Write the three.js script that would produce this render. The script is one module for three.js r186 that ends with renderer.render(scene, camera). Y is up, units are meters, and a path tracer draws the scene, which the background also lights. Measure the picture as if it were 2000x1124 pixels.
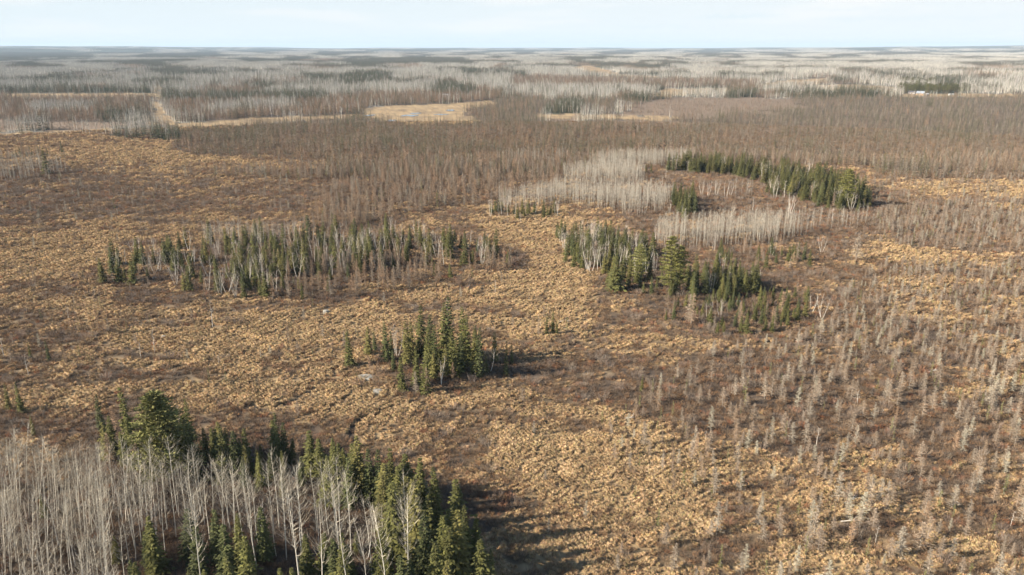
import * as THREE from 'three';
import { createNoise2D } from 'simplex-noise';

// ---------------------------------------------------------------- camera, sky, sun, exposure
const EYE = 80, F = 1500, CX = 1000, CY = 562, HORIZON = 92;         // photograph: 2000 x 1124 pixels, focal length 1500 pixels
const PITCH = Math.atan((CY - HORIZON) / F);
const scene = new THREE.Scene();
const camera = new THREE.PerspectiveCamera(2 * Math.atan(CY / F) * 180 / Math.PI, 2000 / 1124, 1, 90000);
camera.position.set(0, EYE, 0);
camera.rotation.x = -PITCH;

const renderer = new THREE.WebGLRenderer({ antialias: true });
renderer.toneMapping = THREE.LinearToneMapping;
renderer.toneMappingExposure = 2.8;
renderer.shadowMap.enabled = true;

const SUN_EL = 27 * Math.PI / 180, SUN_TURN = 13 * Math.PI / 180;    // low autumn sun on the left, a little behind the camera
const sunDir = new THREE.Vector3(-Math.cos(SUN_EL) * Math.cos(SUN_TURN), Math.sin(SUN_EL), Math.cos(SUN_EL) * Math.sin(SUN_TURN));
const sun = new THREE.DirectionalLight(new THREE.Color(1.0, 0.895, 0.735), 5);
sun.name = 'sun';
sun.position.copy(sunDir).multiplyScalar(900).add(new THREE.Vector3(0, 0, -300));
sun.target.position.set(0, 0, -300);
sun.castShadow = true;
sun.shadow.mapSize.set(4096, 4096);
Object.assign(sun.shadow.camera, { left: -500, right: 500, top: 400, bottom: -400, near: 1, far: 2000 });
scene.add(sun, sun.target);

const noiseSky = createNoise2D(mulberry(11));
function makeSky() {
  const STREAKS = [[15.4, 2.0, 2.4, 0.09, 0.6], [21.8, 2.35, 3.2, 0.07, 0.5], [10, 1.35, 2.6, 0.07, 0.35], [25, 1.75, 7, 0.12, 0.3], [-2, 0.62, 14, 0.28, 0.35]];   // bearing, height, half length, thickness
  const W = 4096, H = 2048, d = new Float32Array(W * H * 4);
  const zen = [0.031, 0.064, 0.138], mid = [0.140, 0.207, 0.278], low = [0.305, 0.337, 0.350];
  const sm = (a, b, x) => { const t = Math.min(1, Math.max(0, (x - a) / (b - a))); return t * t * (3 - 2 * t); };
  for (let r = 0; r < H; r++) {
    const el = ((r + 0.5) / H - 0.5) * 180, y = Math.sin(el * Math.PI / 180);
    for (let c = 0; c < W; c++) {
      const az = ((c + 0.5) / W - 0.5) * 2 * Math.PI, x = Math.cos(az), z = Math.sin(az), o = (r * W + c) * 4;
      const e = Math.max(0, el), a = sm(0, 16, e), b = sm(10, 70, e);
      // thin high cloud: long streaks seen nearly edge on
      let k = 0;
      if (el > -1 && el < 30) {
        const q = e + 0.35;
        const u = Math.atan2(x, -z) * 57.3;
        const n = noiseSky(u * 0.045 + 3, q * 0.55) * 0.6 + noiseSky(u * 0.11 - 7, q * 1.3) * 0.28 + noiseSky(u * 0.3, q * 2.8) * 0.12;
        k = sm(0.02, 0.62, n) * sm(-0.3, 1.2, e) * (1 - sm(9, 26, e)) * 0.5;
        const n2 = noiseSky(u * 0.09 + 20, q * 2.6 + 5) * 0.7 + noiseSky(u * 0.4, q * 6 + 9) * 0.3;
        k += 0.62 * sm(-34, 52, u) * (1 - sm(70, 130, u)) * (1 - sm(14, 40, e));   // a veil of cirrus on the right
        k -= sm(0.66, 0.86, n2) * 0.20 * sm(0.5, 2, e) * (1 - sm(7, 15, e));
      }
      if (el > -0.5 && el < 6) for (const [su, se, sl, sw, sk] of STREAKS) {
        const du = (Math.atan2(x, -z) * 57.3 - su) / sl, de = (el - se - 0.08 * noiseSky(su + du * 2.2, se)) / (sw * (1 + 0.6 * noiseSky(du * 3 + se, su)));
        if (Math.abs(du) < 1.6) k -= sk * Math.exp(-de * de) * sm(1.5, 0.3, Math.abs(du) + 0.25 * noiseSky(du * 6, se * 5));
      }
      for (let i = 0; i < 3; i++) {
        let v = low[i] + (mid[i] - low[i]) * a; v += (zen[i] - mid[i]) * b;
        const cl = [0.346, 0.353, 0.355][i];
        d[o + i] = v + (cl - v) * k;
      }
      d[o + 3] = 1;
    }
  }
  const t = new THREE.DataTexture(d, W, H, THREE.RGBAFormat, THREE.FloatType);
  t.mapping = THREE.EquirectangularReflectionMapping; t.magFilter = THREE.LinearFilter; t.needsUpdate = true;
  return t;
}
scene.background = makeSky();
scene.environment = scene.background;
scene.fog = new THREE.FogExp2(new THREE.Color(0.62, 0.79, 1.0), 0.00004);

// ---------------------------------------------------------------- helpers
function mulberry(a) { return () => { a = (a + 0x6d2b79f5) | 0; let t = Math.imul(a ^ (a >>> 15), 1 | a); t = (t + Math.imul(t ^ (t >>> 7), 61 | t)) ^ t; return ((t ^ (t >>> 14)) >>> 0) / 4294967296; }; }
const rnd = mulberry(2024), R = (a, b) => a + (b - a) * rnd();
const n1 = createNoise2D(mulberry(1)), n2 = createNoise2D(mulberry(2)), n3 = createNoise2D(mulberry(3));
const clamp = (x, a = 0, b = 1) => Math.min(b, Math.max(a, x)), lerp = (a, b, t) => a + (b - a) * t;
const smooth = (a, b, x) => { const t = clamp((x - a) / (b - a)); return t * t * (3 - 2 * t); };
const SP = Math.sin(PITCH), CP = Math.cos(PITCH);
function gp(px, py) {                                                 // the point of the ground that a pixel of the photograph shows
  const dx = (px - CX) / F, dy = (CY - py) / F, wy = dy * CP - SP, wz = -(CP + dy * SP), t = EYE / Math.max(-wy, 0.0012);
  return [dx * t, wz * t];
}
function toPhoto(x, y, z) {                                           // and back
  const ry = y - EYE, f = -z * CP - ry * SP, u = ry * CP - z * SP;
  return f > 1 ? [CX + F * x / f, CY - F * u / f, f] : [-9e9, -9e9, f];
}
function zone(list) {                                                 // a patch of land: corner pixels -> corner points
  const p = list.map(([a, b]) => gp(a, b));
  let x0 = 1e9, x1 = -1e9, z0 = 1e9, z1 = -1e9;
  for (const [x, z] of p) { x0 = Math.min(x0, x); x1 = Math.max(x1, x); z0 = Math.min(z0, z); z1 = Math.max(z1, z); }
  return { p, x0, x1, z0, z1 };
}
function inside(zn, x, z) {
  if (x < zn.x0 || x > zn.x1 || z < zn.z0 || z > zn.z1) return false;
  let c = false; const p = zn.p;
  for (let i = 0, j = p.length - 1; i < p.length; j = i++) if ((p[i][1] > z) !== (p[j][1] > z) && x < (p[j][0] - p[i][0]) * (z - p[i][1]) / (p[j][1] - p[i][1]) + p[i][0]) c = !c;
  return c;
}
function blob(px, py, rx, ry, b) {                                    // a soft patch on the ground
  const [x, z] = gp(px, py), [xr] = gp(px + rx, py), zn = gp(px, py + ry)[1], zf = gp(px, Math.max(py - ry, 100))[1];
  return { x, z, rx: Math.abs(xr - x), rn: Math.abs(zn - z), rf: Math.abs(zf - z), b };
}
function blobs(list, x, z) {
  let s = 0;
  for (const k of list) { const u = (x - k.x) / k.rx, v = (z - k.z) / (z > k.z ? k.rn : k.rf), q = u * u + v * v; if (q < 5) s += k.b * Math.exp(-q * 1.1); }
  return s;
}
const used = new Map();
function numbered(name) { const n = used.get(name) ?? 0; used.set(name, n + 1); return n ? name + '_' + String(n).padStart(3, '0') : name; }
function add(o) { o.traverse((c) => { if (c.isMesh) { c.castShadow = true; c.receiveShadow = true; } }); scene.add(o); return o; }

class Build {                                                         // collects faces with a colour each
  constructor() { this.p = []; this.c = []; }
  tri(a, b, c, k) { this.p.push(a[0], a[1], a[2], b[0], b[1], b[2], c[0], c[1], c[2]); for (let i = 0; i < 3; i++) this.c.push(k[0], k[1], k[2]); }
  quad(a, b, c, d, k) { this.tri(a, b, c, k); this.tri(a, c, d, k); }
  limb(a, b, ra, rb, n, k) {
    const ax = nrm(sub(b, a)), u = nrm(cross(ax, Math.abs(ax[1]) < 0.9 ? [0, 1, 0] : [1, 0, 0])), v = cross(ax, u);
    for (let i = 0; i < n; i++) {
      const t0 = i / n * 2 * Math.PI, t1 = (i + 1) / n * 2 * Math.PI, q = (p, r, t) => [p[0] + r * (u[0] * Math.cos(t) + v[0] * Math.sin(t)), p[1] + r * (u[1] * Math.cos(t) + v[1] * Math.sin(t)), p[2] + r * (u[2] * Math.cos(t) + v[2] * Math.sin(t))];
      if (rb > 0.001) this.quad(q(a, ra, t0), q(a, ra, t1), q(b, rb, t1), q(b, rb, t0), k); else this.tri(q(a, ra, t0), q(a, ra, t1), b, k);
    }
  }
  twig(a, b, w, k, g) {                                               // a thin tapering face from a to b
    const ax = nrm(sub(b, a)); let s = cross(ax, [g() - 0.5, g() - 0.5, g() - 0.5]); s = nrm(s);
    this.tri([a[0] + s[0] * w / 2, a[1] + s[1] * w / 2, a[2] + s[2] * w / 2], [a[0] - s[0] * w / 2, a[1] - s[1] * w / 2, a[2] - s[2] * w / 2], b, k);
  }
  geometry() {
    const g = new THREE.BufferGeometry();
    g.setAttribute('position', new THREE.Float32BufferAttribute(this.p, 3));
    g.setAttribute('color', new THREE.Float32BufferAttribute(this.c, 3));
    g.computeVertexNormals();
    return g;
  }
}
function sub(a, b) { return [a[0] - b[0], a[1] - b[1], a[2] - b[2]]; }
function cross(a, b) { return [a[1] * b[2] - a[2] * b[1], a[2] * b[0] - a[0] * b[2], a[0] * b[1] - a[1] * b[0]]; }
function nrm(a) { const l = Math.hypot(...a) || 1; return [a[0] / l, a[1] / l, a[2] / l]; }
const along = (a, b, t) => [lerp(a[0], b[0], t), lerp(a[1], b[1], t), lerp(a[2], b[2], t)];
const tint = (k, s) => [k[0] * s, k[1] * s, k[2] * s];
const MAT = new THREE.MeshStandardMaterial({ vertexColors: true, roughness: 1, side: THREE.DoubleSide });
MAT.name = 'plant';

class Mass {                                                          // a mass of uncountable small plants, one object
  constructor(name, geometry, label, category, material = MAT) { Object.assign(this, { name, geometry, label, category, material, m: [], c: [] }); }
  put(x, y, z, sx, sy, turn, lean = 0, color = null) {
    const c = Math.cos(turn), s = Math.sin(turn), l = Math.tan(lean);
    this.m.push(c * sx, 0, -s * sx, 0, l * sy, sy, 0, 0, s * sx, 0, c * sx, 0, x, y, z, 1);
    this.c.push(...(color ?? [1, 1, 1]));
  }
  build() {
    const n = this.m.length / 16; if (!n) return;
    const o = new THREE.InstancedMesh(this.geometry, this.material, n);
    o.instanceMatrix.array.set(this.m);
    o.instanceColor = new THREE.InstancedBufferAttribute(new Float32Array(this.c), 3);
    o.name = numbered(this.name);
    o.userData = { kind: 'stuff', label: this.label, category: this.category };
    add(o);
  }
}

// ---------------------------------------------------------------- land: height and cover
const KNOLLS = [[500, 520, 330, 60, 1.6], [1420, 390, 330, 70, 1.8], [1320, 560, 220, 60, 1.5], [850, 720, 130, 35, 1.4], [400, 1050, 520, 170, 1.6], [40, 325, 120, 25, 1.2]].map((a) => blob(...a));
const line = (pts, w) => { const p = pts.map(([a, b]) => gp(a, b)), xs = p.map((q) => q[0]), zs = p.map((q) => q[1]); return { p, w, x0: Math.min(...xs) - 3, x1: Math.max(...xs) + 3, z0: Math.min(...zs) - 3, z1: Math.max(...zs) + 3 }; };
const CREEKS = [
  line([[466, 816], [472, 806], [482, 799], [497, 793], [506, 797], [520, 801], [534, 798], [550, 793], [568, 788]], 0.62),
  line([[690, 862], [686, 846], [688, 834], [698, 824], [716, 814], [730, 815], [738, 810], [742, 801], [764, 797]], 0.55), line([[800, 791], [812, 785], [818, 780]], 0.45), line([[1084, 926], [1092, 934], [1097, 938]], 0.4),
];
const TRAILS = [[[404, 588], [411, 606], [416, 640]], [[1092, 700], [1120, 676], [1150, 655], [1182, 640]], [[-20, 545], [110, 532], [240, 540]], [[320, 592], [400, 588], [480, 590]], [[560, 765], [640, 738], [700, 745]], [[640, 800], [664, 786], [690, 770], [708, 762]], [[760, 798], [790, 790]], [[568, 788], [590, 776], [612, 760]], [[1010, 640], [1050, 610], [1080, 560]], [[250, 640], [330, 620], [400, 625]], [[355, 760], [420, 735], [480, 728]], [[0, 480], [90, 470], [180, 474]], [[1380, 690], [1460, 672], [1560, 664]]].map((p) => line(p, 0.5));
function offLine(list, x, z) {
  let best = 9;
  for (const l of list) {
    if (x < l.x0 || x > l.x1 || z < l.z0 || z > l.z1) continue;
    for (let i = 1; i < l.p.length; i++) { const [ax, az] = l.p[i - 1], [bx, bz] = l.p[i], dx = bx - ax, dz = bz - az, t = clamp(((x - ax) * dx + (z - az) * dz) / (dx * dx + dz * dz)); best = Math.min(best, Math.hypot(x - ax - t * dx + 0.5 * n2(x / 3, z / 3), z - az - t * dz + 0.5 * n3(x / 3, z / 3)) - l.w); }
  }
  return best;
}
function height(x, z) {
  const r = Math.hypot(x, z);
  let h = blobs(KNOLLS, x, z) + 0.22 * n1(x / 28, z / 28) + (r < 900 ? 0.09 * n2(x / 4.3, z / 4.3) : 0);
  if (r < 300) h -= 0.5 * smooth(0.7, -0.3, offLine(CREEKS, x, z)) + 0.22 * smooth(0.5, -0.3, offLine(TRAILS, x, z));
  if (r > 900) h += smooth(900, 3500, r) * (5 + 6 * n1(x / 1900 + 9, z / 1900)) ;
  if (r > 6000) {
    const az = Math.atan2(x, -z);
    h += smooth(7000, 20000, r) * (24 + 22 * n3(x / 5200, z / 5200) + 14 * n3(az * 6 + 4, r / 6000) + 62 * smooth(0.16, 0.70, az) + 42 * smooth(-0.18, -0.50, az));
  }
  return h;
}
const BIAS = [
  [150, 500, 260, 55, -0.6], [1085, 570, 110, 130, -0.7], [1180, 920, 230, 120, -0.75], [450, 690, 220, 60, -0.45], [620, 640, 250, 35, -0.4], [330, 300, 330, 24, -0.5], [620, 790, 170, 40, -0.7], [1480, 668, 160, 22, -0.5],
  [1760, 492, 70, 22, -0.9], [1060, 430, 90, 26, -0.6], [1680, 915, 130, 35, -0.5], [1650, 1090, 140, 40, -0.5], [1560, 620, 70, 40, -0.2], [1850, 508, 160, 12, -0.6], [1850, 372, 220, 20, -0.6],
  [150, 395, 300, 40, 0.5], [750, 370, 250, 55, 0.5], [1050, 720, 90, 22, 0.6], [1300, 770, 230, 65, 0.75], [1720, 800, 420, 230, 0.5], [1850, 440, 300, 110, 0.55], [1430, 400, 330, 100, 0.55], [300, 725, 260, 30, 0.3], [100, 840, 220, 40, 0.35],
  [860, 745, 230, 35, 0.35], [500, 520, 330, 60, 0.6], [1350, 570, 290, 90, 0.5], [350, 1040, 520, 170, 1.2], [1000, 505, 40, 20, 0.8], [1450, 215, 260, 20, 0.6], [60, 345, 120, 20, 0.6], [320, 700, 60, 8, 0.5], [265, 478, 40, 6, 1.2],
].map((a) => blob(...a));
function shrubby(x, z) {                                              // 0 open sedge ... 1 low brown shrubs
  const s = 0.42 * n1(x / 34 + 3, z / 22) + 0.30 * n2(x / 11, z / 8) + 0.2 * n3(x / 4, z / 3) + blobs(BIAS, x, z);
  return smooth(-0.22, 0.62, s + 0.17);
}
const OPEN = [                                                        // sedge meadows and the cut line, without trees
  [[309, 158], [317, 158], [316, 185], [313, 203], [326, 227], [352, 243], [290, 243], [294, 227], [298, 203], [302, 185]],
  [[0, 184], [300, 183], [300, 191], [0, 193]],
  [[325, 254], [330, 243], [420, 236], [520, 228], [640, 226], [720, 222], [720, 230], [612, 234], [520, 240], [430, 249], [340, 258]],
  [[-60, 258], [60, 258], [160, 254], [330, 248], [330, 254], [165, 264], [90, 276], [60, 290], [-60, 294]],
  [[705, 212], [760, 206], [870, 203], [960, 196], [968, 203], [912, 212], [908, 225], [950, 238], [900, 246], [790, 244], [740, 236], [700, 224]],
  [[1108, 134], [1150, 131], [1190, 138], [1215, 146], [1290, 150], [1290, 153], [1180, 150], [1140, 143]],
  [[1270, 186], [1300, 174], [1430, 172], [1430, 179], [1345, 184], [1290, 192]],
  [[1482, 166], [1530, 158], [1615, 154], [1620, 159], [1590, 166], [1482, 170]],
  [[1583, 168], [1640, 165], [1752, 170], [1758, 181], [1700, 179], [1600, 176]],
  [[1050, 222], [1180, 224], [1330, 227], [1300, 237], [1180, 234], [1050, 229]],
  [[1758, 184], [1900, 184], [2010, 186], [2010, 190], [1758, 190]],
].map(zone);
const ZFAR = gp(1000, 352)[1];                                        // beyond this line the woods begin
const BOGS = [[[1090, 320], [1300, 314], [1500, 318], [1725, 330], [1725, 420], [1090, 420]], [[-300, 262], [160, 262], [340, 276], [345, 300], [640, 318], [640, 420], [-300, 420]]].map(zone);
const nearBog = (x, z) => z > ZFAR || BOGS.some((o) => inside(o, x + 14 * n2(x / 30 + 8, z / 30), z + 14 * n3(x / 25, z / 25 + 4)));
const openLand = (x, z) => { const u = x + 8 * n2(x / 24 + 2, z / 24) + 3 * n3(x / 7, z / 7), v = z + 14 * n3(x / 30, z / 30 + 6) + 5 * n2(x / 8, z / 8); return OPEN.some((o) => inside(o, u, v)); };
const LOW = [[[1190, 222], [1300, 192], [1560, 192], [1560, 214], [1320, 232]], [[-300, 237], [180, 237], [330, 242], [330, 248], [160, 254], [-300, 260]], [[1040, 230], [1330, 238], [1330, 244], [1040, 240]]].map(zone);
const lowLand = (x, z) => { const u = x + 30 * n2(x / 70 + 2, z / 70), v = z + 40 * n3(x / 80, z / 80); return LOW.some((o) => inside(o, u, v)); };
// far woods: which kind grows where (P pale leafless aspen, S dark spruce, N pine, T brown tamarack, M tamarack with black spruce)
const FAR = [
  ['S', [[160, 268], [350, 262], [355, 276], [165, 279]]], ['S', [[195, 226], [292, 222], [292, 236], [200, 237]]], ['P', [[60, 214], [180, 206], [190, 213], [70, 224]]], ['P', [[400, 216], [560, 206], [600, 211], [400, 226]]],
  ['T', [[-80, 193], [300, 191], [296, 238], [-80, 240]]], ['S', [[316, 190], [640, 186], [640, 198], [318, 200]]], ['S', [[-80, 176], [300, 177], [300, 184], [-80, 184]]], ['T', [[318, 198], [720, 192], [720, 224], [340, 240]]],
  ['S', [[840, 176], [925, 176], [925, 186], [840, 186]]], ['T', [[690, 184], [960, 186], [950, 200], [700, 208]]], ['S', [[1100, 200], [1140, 200], [1140, 222], [1060, 222]]], ['M', [[895, 197], [1060, 188], [1060, 245], [905, 250]]], ['M', [[900, 205], [980, 196], [1200, 194], [1310, 200], [1190, 222], [960, 226]]],
  ['N', [[1752, 178], [1800, 176], [1890, 179], [1892, 186], [1815, 187], [1752, 182]]], ['N', [[1765, 163], [1815, 163], [1815, 167], [1765, 167]]],
  ['T', [[1000, 152], [1190, 154], [1480, 158], [1480, 172], [1000, 172]]], ['P', [[1000, 172], [1260, 170], [1260, 184], [1000, 186]]], ['S', [[1430, 168], [1480, 168], [1484, 172], [1430, 172]]], ['S', [[1520, 184], [1740, 182], [1740, 189], [1520, 191]]],
  ['N', [[640, 120], [910, 118], [920, 129], [680, 133]]], ['N', [[270, 108], [400, 109], [400, 117], [280, 117]]], ['S', [[-80, 103], [150, 104], [190, 116], [-80, 118]]], ['S', [[150, 124], [205, 122], [210, 130], [150, 131]]],
  ['M', [[230, 290], [300, 262], [345, 246], [700, 232], [1000, 240], [1300, 238], [1560, 190], [2300, 190], [2300, 420], [230, 420]]],
].map(([k, p]) => [k, zone(p)]);
function farKind(x, z, r) {
  if (r < 3200) { const w = r * 0.006, u = x + w * n2(x / 40, z / 40), v = z + w * 3 * n3(x / 60, z / 60); for (const [k, o] of FAR) if (inside(o, u, v)) return k; }
  else for (const [k, o] of FAR) if (k !== 'M' && k !== 'T' && inside(o, x, z)) return k;
  const s = 1 + r / 2500, a = n1(x / (170 * s) + 31, z / (190 * s)) * 0.6 + n2(x / (70 * s), z / (90 * s)) * 0.4;
  const b = n3(x / (180 * s) - 8, z / (320 * s)) * 0.7 + n2(x / 70 + 50, z / 130) * 0.3;
  const dark = lerp(0.26, 0.0, smooth(1500, 5000, r)) - 0.16 * smooth(7000, 16000, r);
  if (a > dark) return 'S';
  if (b > 0.40 && r < 6000) return 'T';
  if (a > dark - 0.08) return 'M';
  return 'P';
}

// ground sheet: rings round the place, fine near the bog and coarse far away
const COL = { sedge: [0.28, 0.185, 0.09], straw: [0.40, 0.285, 0.15], litter: [0.085, 0.057, 0.037], peat: [0.05, 0.034, 0.024], leaf: [0.15, 0.095, 0.06] };
const FORESTFLOOR = { P: [0.14, 0.128, 0.11], S: [0.045, 0.052, 0.03], N: [0.045, 0.055, 0.03], T: [0.085, 0.06, 0.042], M: [0.085, 0.056, 0.034] };
function groundColour(x, z, r) {
  if (!nearBog(x, z) && !openLand(x, z)) {
    const low = lowLand(x, z);
    if (low) return [0.17, 0.118, 0.08];
    const k = FORESTFLOOR[farKind(x, z, r)], j = 0.85 + 0.2 * n2(x / 9, z / 9);
    return tint(k, j);
  }
  const s = r > 700 ? 0.2 + 0.32 * n1(x / 60, z / 40) + 0.25 * n2(x / 18, z / 26) : shrubby(x, z), f = 0.5 + 0.5 * n2(x / 2.1, z / 2.1), g = 0.5 + 0.5 * n3(x / 7, z / 5);
  const a = [0, 1, 2].map((i) => lerp(COL.sedge[i], COL.straw[i], g) * (0.72 + 0.28 * f)), b = [0, 1, 2].map((i) => lerp(COL.litter[i], COL.peat[i], f));
  const wet = r < 300 ? smooth(0.5, -0.1, Math.min(offLine(CREEKS, x, z), offLine(TRAILS, x, z) + 0.15)) : 0;
  return [0, 1, 2].map((i) => lerp(lerp(a[i], b[i], clamp(s)), COL.peat[i] * 0.7, wet));
}
{
  const ang = [], rad = [0.5, 20, 40];
  for (let a = -Math.PI; a < -0.86; a += 0.14) ang.push(a);
  for (let i = 0; i <= 560; i++) ang.push(-0.8 + 1.6 * i / 560);
  for (let a = 0.94; a < Math.PI; a += 0.14) ang.push(a);
  for (let q = 55; q < 40000; q *= q < 700 ? 1.0085 : 1.02) rad.push(q);
  rad.push(40000);
  const NA = ang.length, NR = rad.length, p = new Float32Array(NA * NR * 3), c = new Float32Array(NA * NR * 3), idx = [];
  for (let i = 0; i < NR; i++) for (let j = 0; j < NA; j++) {
    const r = rad[i], x = r * Math.sin(ang[j]), z = -r * Math.cos(ang[j]), o = (i * NA + j) * 3;
    p[o] = x; p[o + 1] = height(x, z); p[o + 2] = z;
    const k = groundColour(x, z, r); c[o] = k[0]; c[o + 1] = k[1]; c[o + 2] = k[2];
    if (i) { const j1 = (j + 1) % NA, a = (i - 1) * NA + j, b = (i - 1) * NA + j1, d = i * NA + j, e = i * NA + j1; idx.push(a, b, d, b, e, d); }
  }
  const g = new THREE.BufferGeometry();
  g.setAttribute('position', new THREE.BufferAttribute(p, 3)); g.setAttribute('color', new THREE.BufferAttribute(c, 3)); g.setIndex(idx); g.computeVertexNormals();
  const m = new THREE.Mesh(g, MAT); m.name = 'ground'; m.userData = { kind: 'structure', label: 'flat peat bog with golden sedge and brown shrub litter', category: 'ground' };
  add(m);
}

// ---------------------------------------------------------------- plants
const GREEN = [0.088, 0.087, 0.022], DARKGREEN = [0.058, 0.065, 0.020], PINE = [0.20, 0.195, 0.064];
const BARK = [0.16, 0.125, 0.10], WHITE = [0.72, 0.66, 0.56], TWIGGY = [0.31, 0.27, 0.215], TAM = [0.265, 0.19, 0.13], GRAY = [0.285, 0.245, 0.195];
const wood = (k = BARK) => k;

function spruceCrown(g, H, Rr, whorls, per, sprays, base, col, shape = 0.85) {
  const b = new Build();
  for (let i = 0; i < whorls; i++) {
    const t = Math.pow((i + 0.5 * g()) / whorls, 0.92), y = H * lerp(base, 0.985, t), rr = Rr * Math.pow(1 - t, shape) * (0.78 + 0.44 * g()) + 0.10;
    const n = Math.max(3, Math.round(per * (0.55 + 0.45 * (1 - t)))), a0 = g() * 7;
    for (let j = 0; j < n; j++) {
      if (g() < 0.07) continue;
      const a = a0 + (j + 0.5 * (g() - 0.5)) / n * 2 * Math.PI, L = rr * (0.72 + 0.5 * g()), ca = Math.cos(a), sa = Math.sin(a);
      const droop = lerp(0.42, -0.35, t) * (0.7 + 0.6 * g());
      const at = (s) => [ca * L * s, y - droop * L * s + 0.16 * L * s * s, sa * L * s];
      for (let k = 0; k <= sprays; k++) {
        const s0 = 0.12 + 0.7 * k / sprays, q = at(s0), sh = tint(col, 0.72 + 0.62 * g());
        const len = (k === sprays ? 0.38 : 0.52 * (1 - s0 * 0.5)) * L * (0.7 + 0.5 * g()) + 0.14, w = 0.16 + 0.13 * L;
        for (const side of k === sprays ? [0] : [-1, 1]) {
          const d = a + side * (0.75 + 0.35 * g()), e = [q[0] + Math.cos(d) * len, q[1] - 0.22 * len * (0.4 + g()), q[2] + Math.sin(d) * len];
          const px = -Math.sin(d) * w * 0.5, pz = Math.cos(d) * w * 0.5, tw = (g() - 0.5) * w * 0.9;
          const m = along(q, e, 0.45);
          b.tri([q[0], q[1] + 0.03, q[2]], [m[0] + px, m[1] + tw, m[2] + pz], e, sh);
          b.tri([q[0], q[1] + 0.03, q[2]], e, [m[0] - px, m[1] - tw - 0.08 * w, m[2] - pz], tint(sh, 0.92));
        }
      }
    }
  }
  b.twig([0, H * 0.93, 0], [0, H * 1.005, 0], 0.10, col, g); b.twig([0, H * 0.93, 0], [0.01, H, 0], 0.10, col, g);
  return b.geometry();
}
function trunkOf(g, H, r0, col, segs = 5, sides = 6, bend = 0.02, top = 0.97) {
  const b = new Build(); let p = [0, -0.25, 0]; const pts = [p];
  for (let i = 1; i <= segs; i++) { p = [(g() - 0.5) * bend * H * i / segs, H * top * i / segs, (g() - 0.5) * bend * H * i / segs]; pts.push(p); }
  for (let i = 0; i < segs; i++) b.limb(pts[i], pts[i + 1], r0 * (1 - 0.93 * i / segs), Math.max(0.012, r0 * (1 - 0.93 * (i + 1) / segs)), sides, tint(col, 0.85 + 0.3 * g()));
  return { b, pts, at: (t) => { const s = clamp(t / top, 0, 0.9999) * segs, i = Math.floor(s); return along(pts[i], pts[i + 1], s - i); } };
}
function spruce(seed, o = {}) {
  const g = mulberry(seed), H = 10, Rr = o.r ?? 1.55;
  const t = trunkOf(g, H, 0.13, BARK, 3, 5, 0.0);
  return { H, trunk: t.b.geometry(), crown: spruceCrown(g, H, Rr, o.whorls ?? 24, o.per ?? 7, o.sprays ?? 3, o.base ?? 0.05, o.col ?? GREEN, o.shape ?? 0.85) };
}
function blackSpruce(seed, o = {}) {                                  // thin spire, thick at the very top
  const g = mulberry(seed), H = 6, t = trunkOf(g, H, 0.075, [0.2, 0.165, 0.135], 3, 5, 0.03), b = new Build(), col = o.col ?? [0.155, 0.150, 0.050];
  const N = o.n ?? 26;
  for (let i = 0; i < N; i++) {
    const s = i / N, y = lerp(0.08, 0.98, s), L = (0.62 * (1 - s) + 0.12 + (s > 0.72 && s < 0.93 ? 0.12 : 0)) * (0.45 + 0.9 * g());
    for (let j = 0; j < 4; j++) {
      const a = g() * 6.283, q = t.at(y), e = [q[0] + Math.cos(a) * L, q[1] - 0.30 * L + 0.1 * g(), q[2] + Math.sin(a) * L], k = tint(g() < (o.bare ?? 0.35) ? GRAY : col, 0.7 + 0.6 * g());
      b.twig(q, e, 0.10 + 0.10 * g(), k, g); b.twig(along(q, e, 0.35), [e[0] + (g() - 0.5) * 0.3, e[1] + 0.1 * (g() - 0.6), e[2] + (g() - 0.5) * 0.3], 0.14, tint(k, 0.9), g);
    }
  }
  return { H, trunk: t.b.geometry(), crown: b.geometry() };
}
function tamarack(seed, o = {}) {                                     // leafless: level twiggy branches in a cone
  const g = mulberry(seed), H = o.H ?? 9, Rr = o.r ?? 1.35, t = trunkOf(g, H, o.tr ?? 0.11, o.trunk ?? [0.24, 0.19, 0.15], 4, 5, o.bend ?? 0.015), b = new Build(), N = o.n ?? 30, per = o.per ?? 5, col = o.col ?? TAM, tw = o.tw ?? 5, w = o.w ?? 0.05;
  for (let i = 0; i < N; i++) {
    const s = (i + g() * 0.6) / N, q = t.at(lerp(o.base ?? 0.14, 0.985, s)), rr = Rr * Math.pow(1 - s, 0.75) * (0.55 + 0.75 * g()) + 0.12;
    for (let j = 0; j < per; j++) {
      if (g() < (o.gap ?? 0.12)) continue;
      const a = g() * 6.283, L = rr * (0.6 + 0.6 * g()), rise = lerp(-0.10, 0.55, s) + (g() - 0.5) * 0.3, e = [q[0] + Math.cos(a) * L, q[1] + rise * L, q[2] + Math.sin(a) * L], k = tint(col, 0.72 + 0.6 * g());
      b.twig(q, e, w * 1.1, k, g);
      for (let m = 0; m < tw; m++) { const p = along(q, e, 0.2 + 0.75 * g()), l = 0.16 + 0.26 * L * g(), d = a + (g() - 0.5) * 2.6; b.twig(p, [p[0] + Math.cos(d) * l, p[1] + (g() - 0.45) * l, p[2] + Math.sin(d) * l], w * (0.8 + 0.5 * g()), tint(k, 0.85 + 0.35 * g()), g); }
    }
  }
  return { H, trunk: t.b.geometry(), crown: b.geometry() };
}
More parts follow.
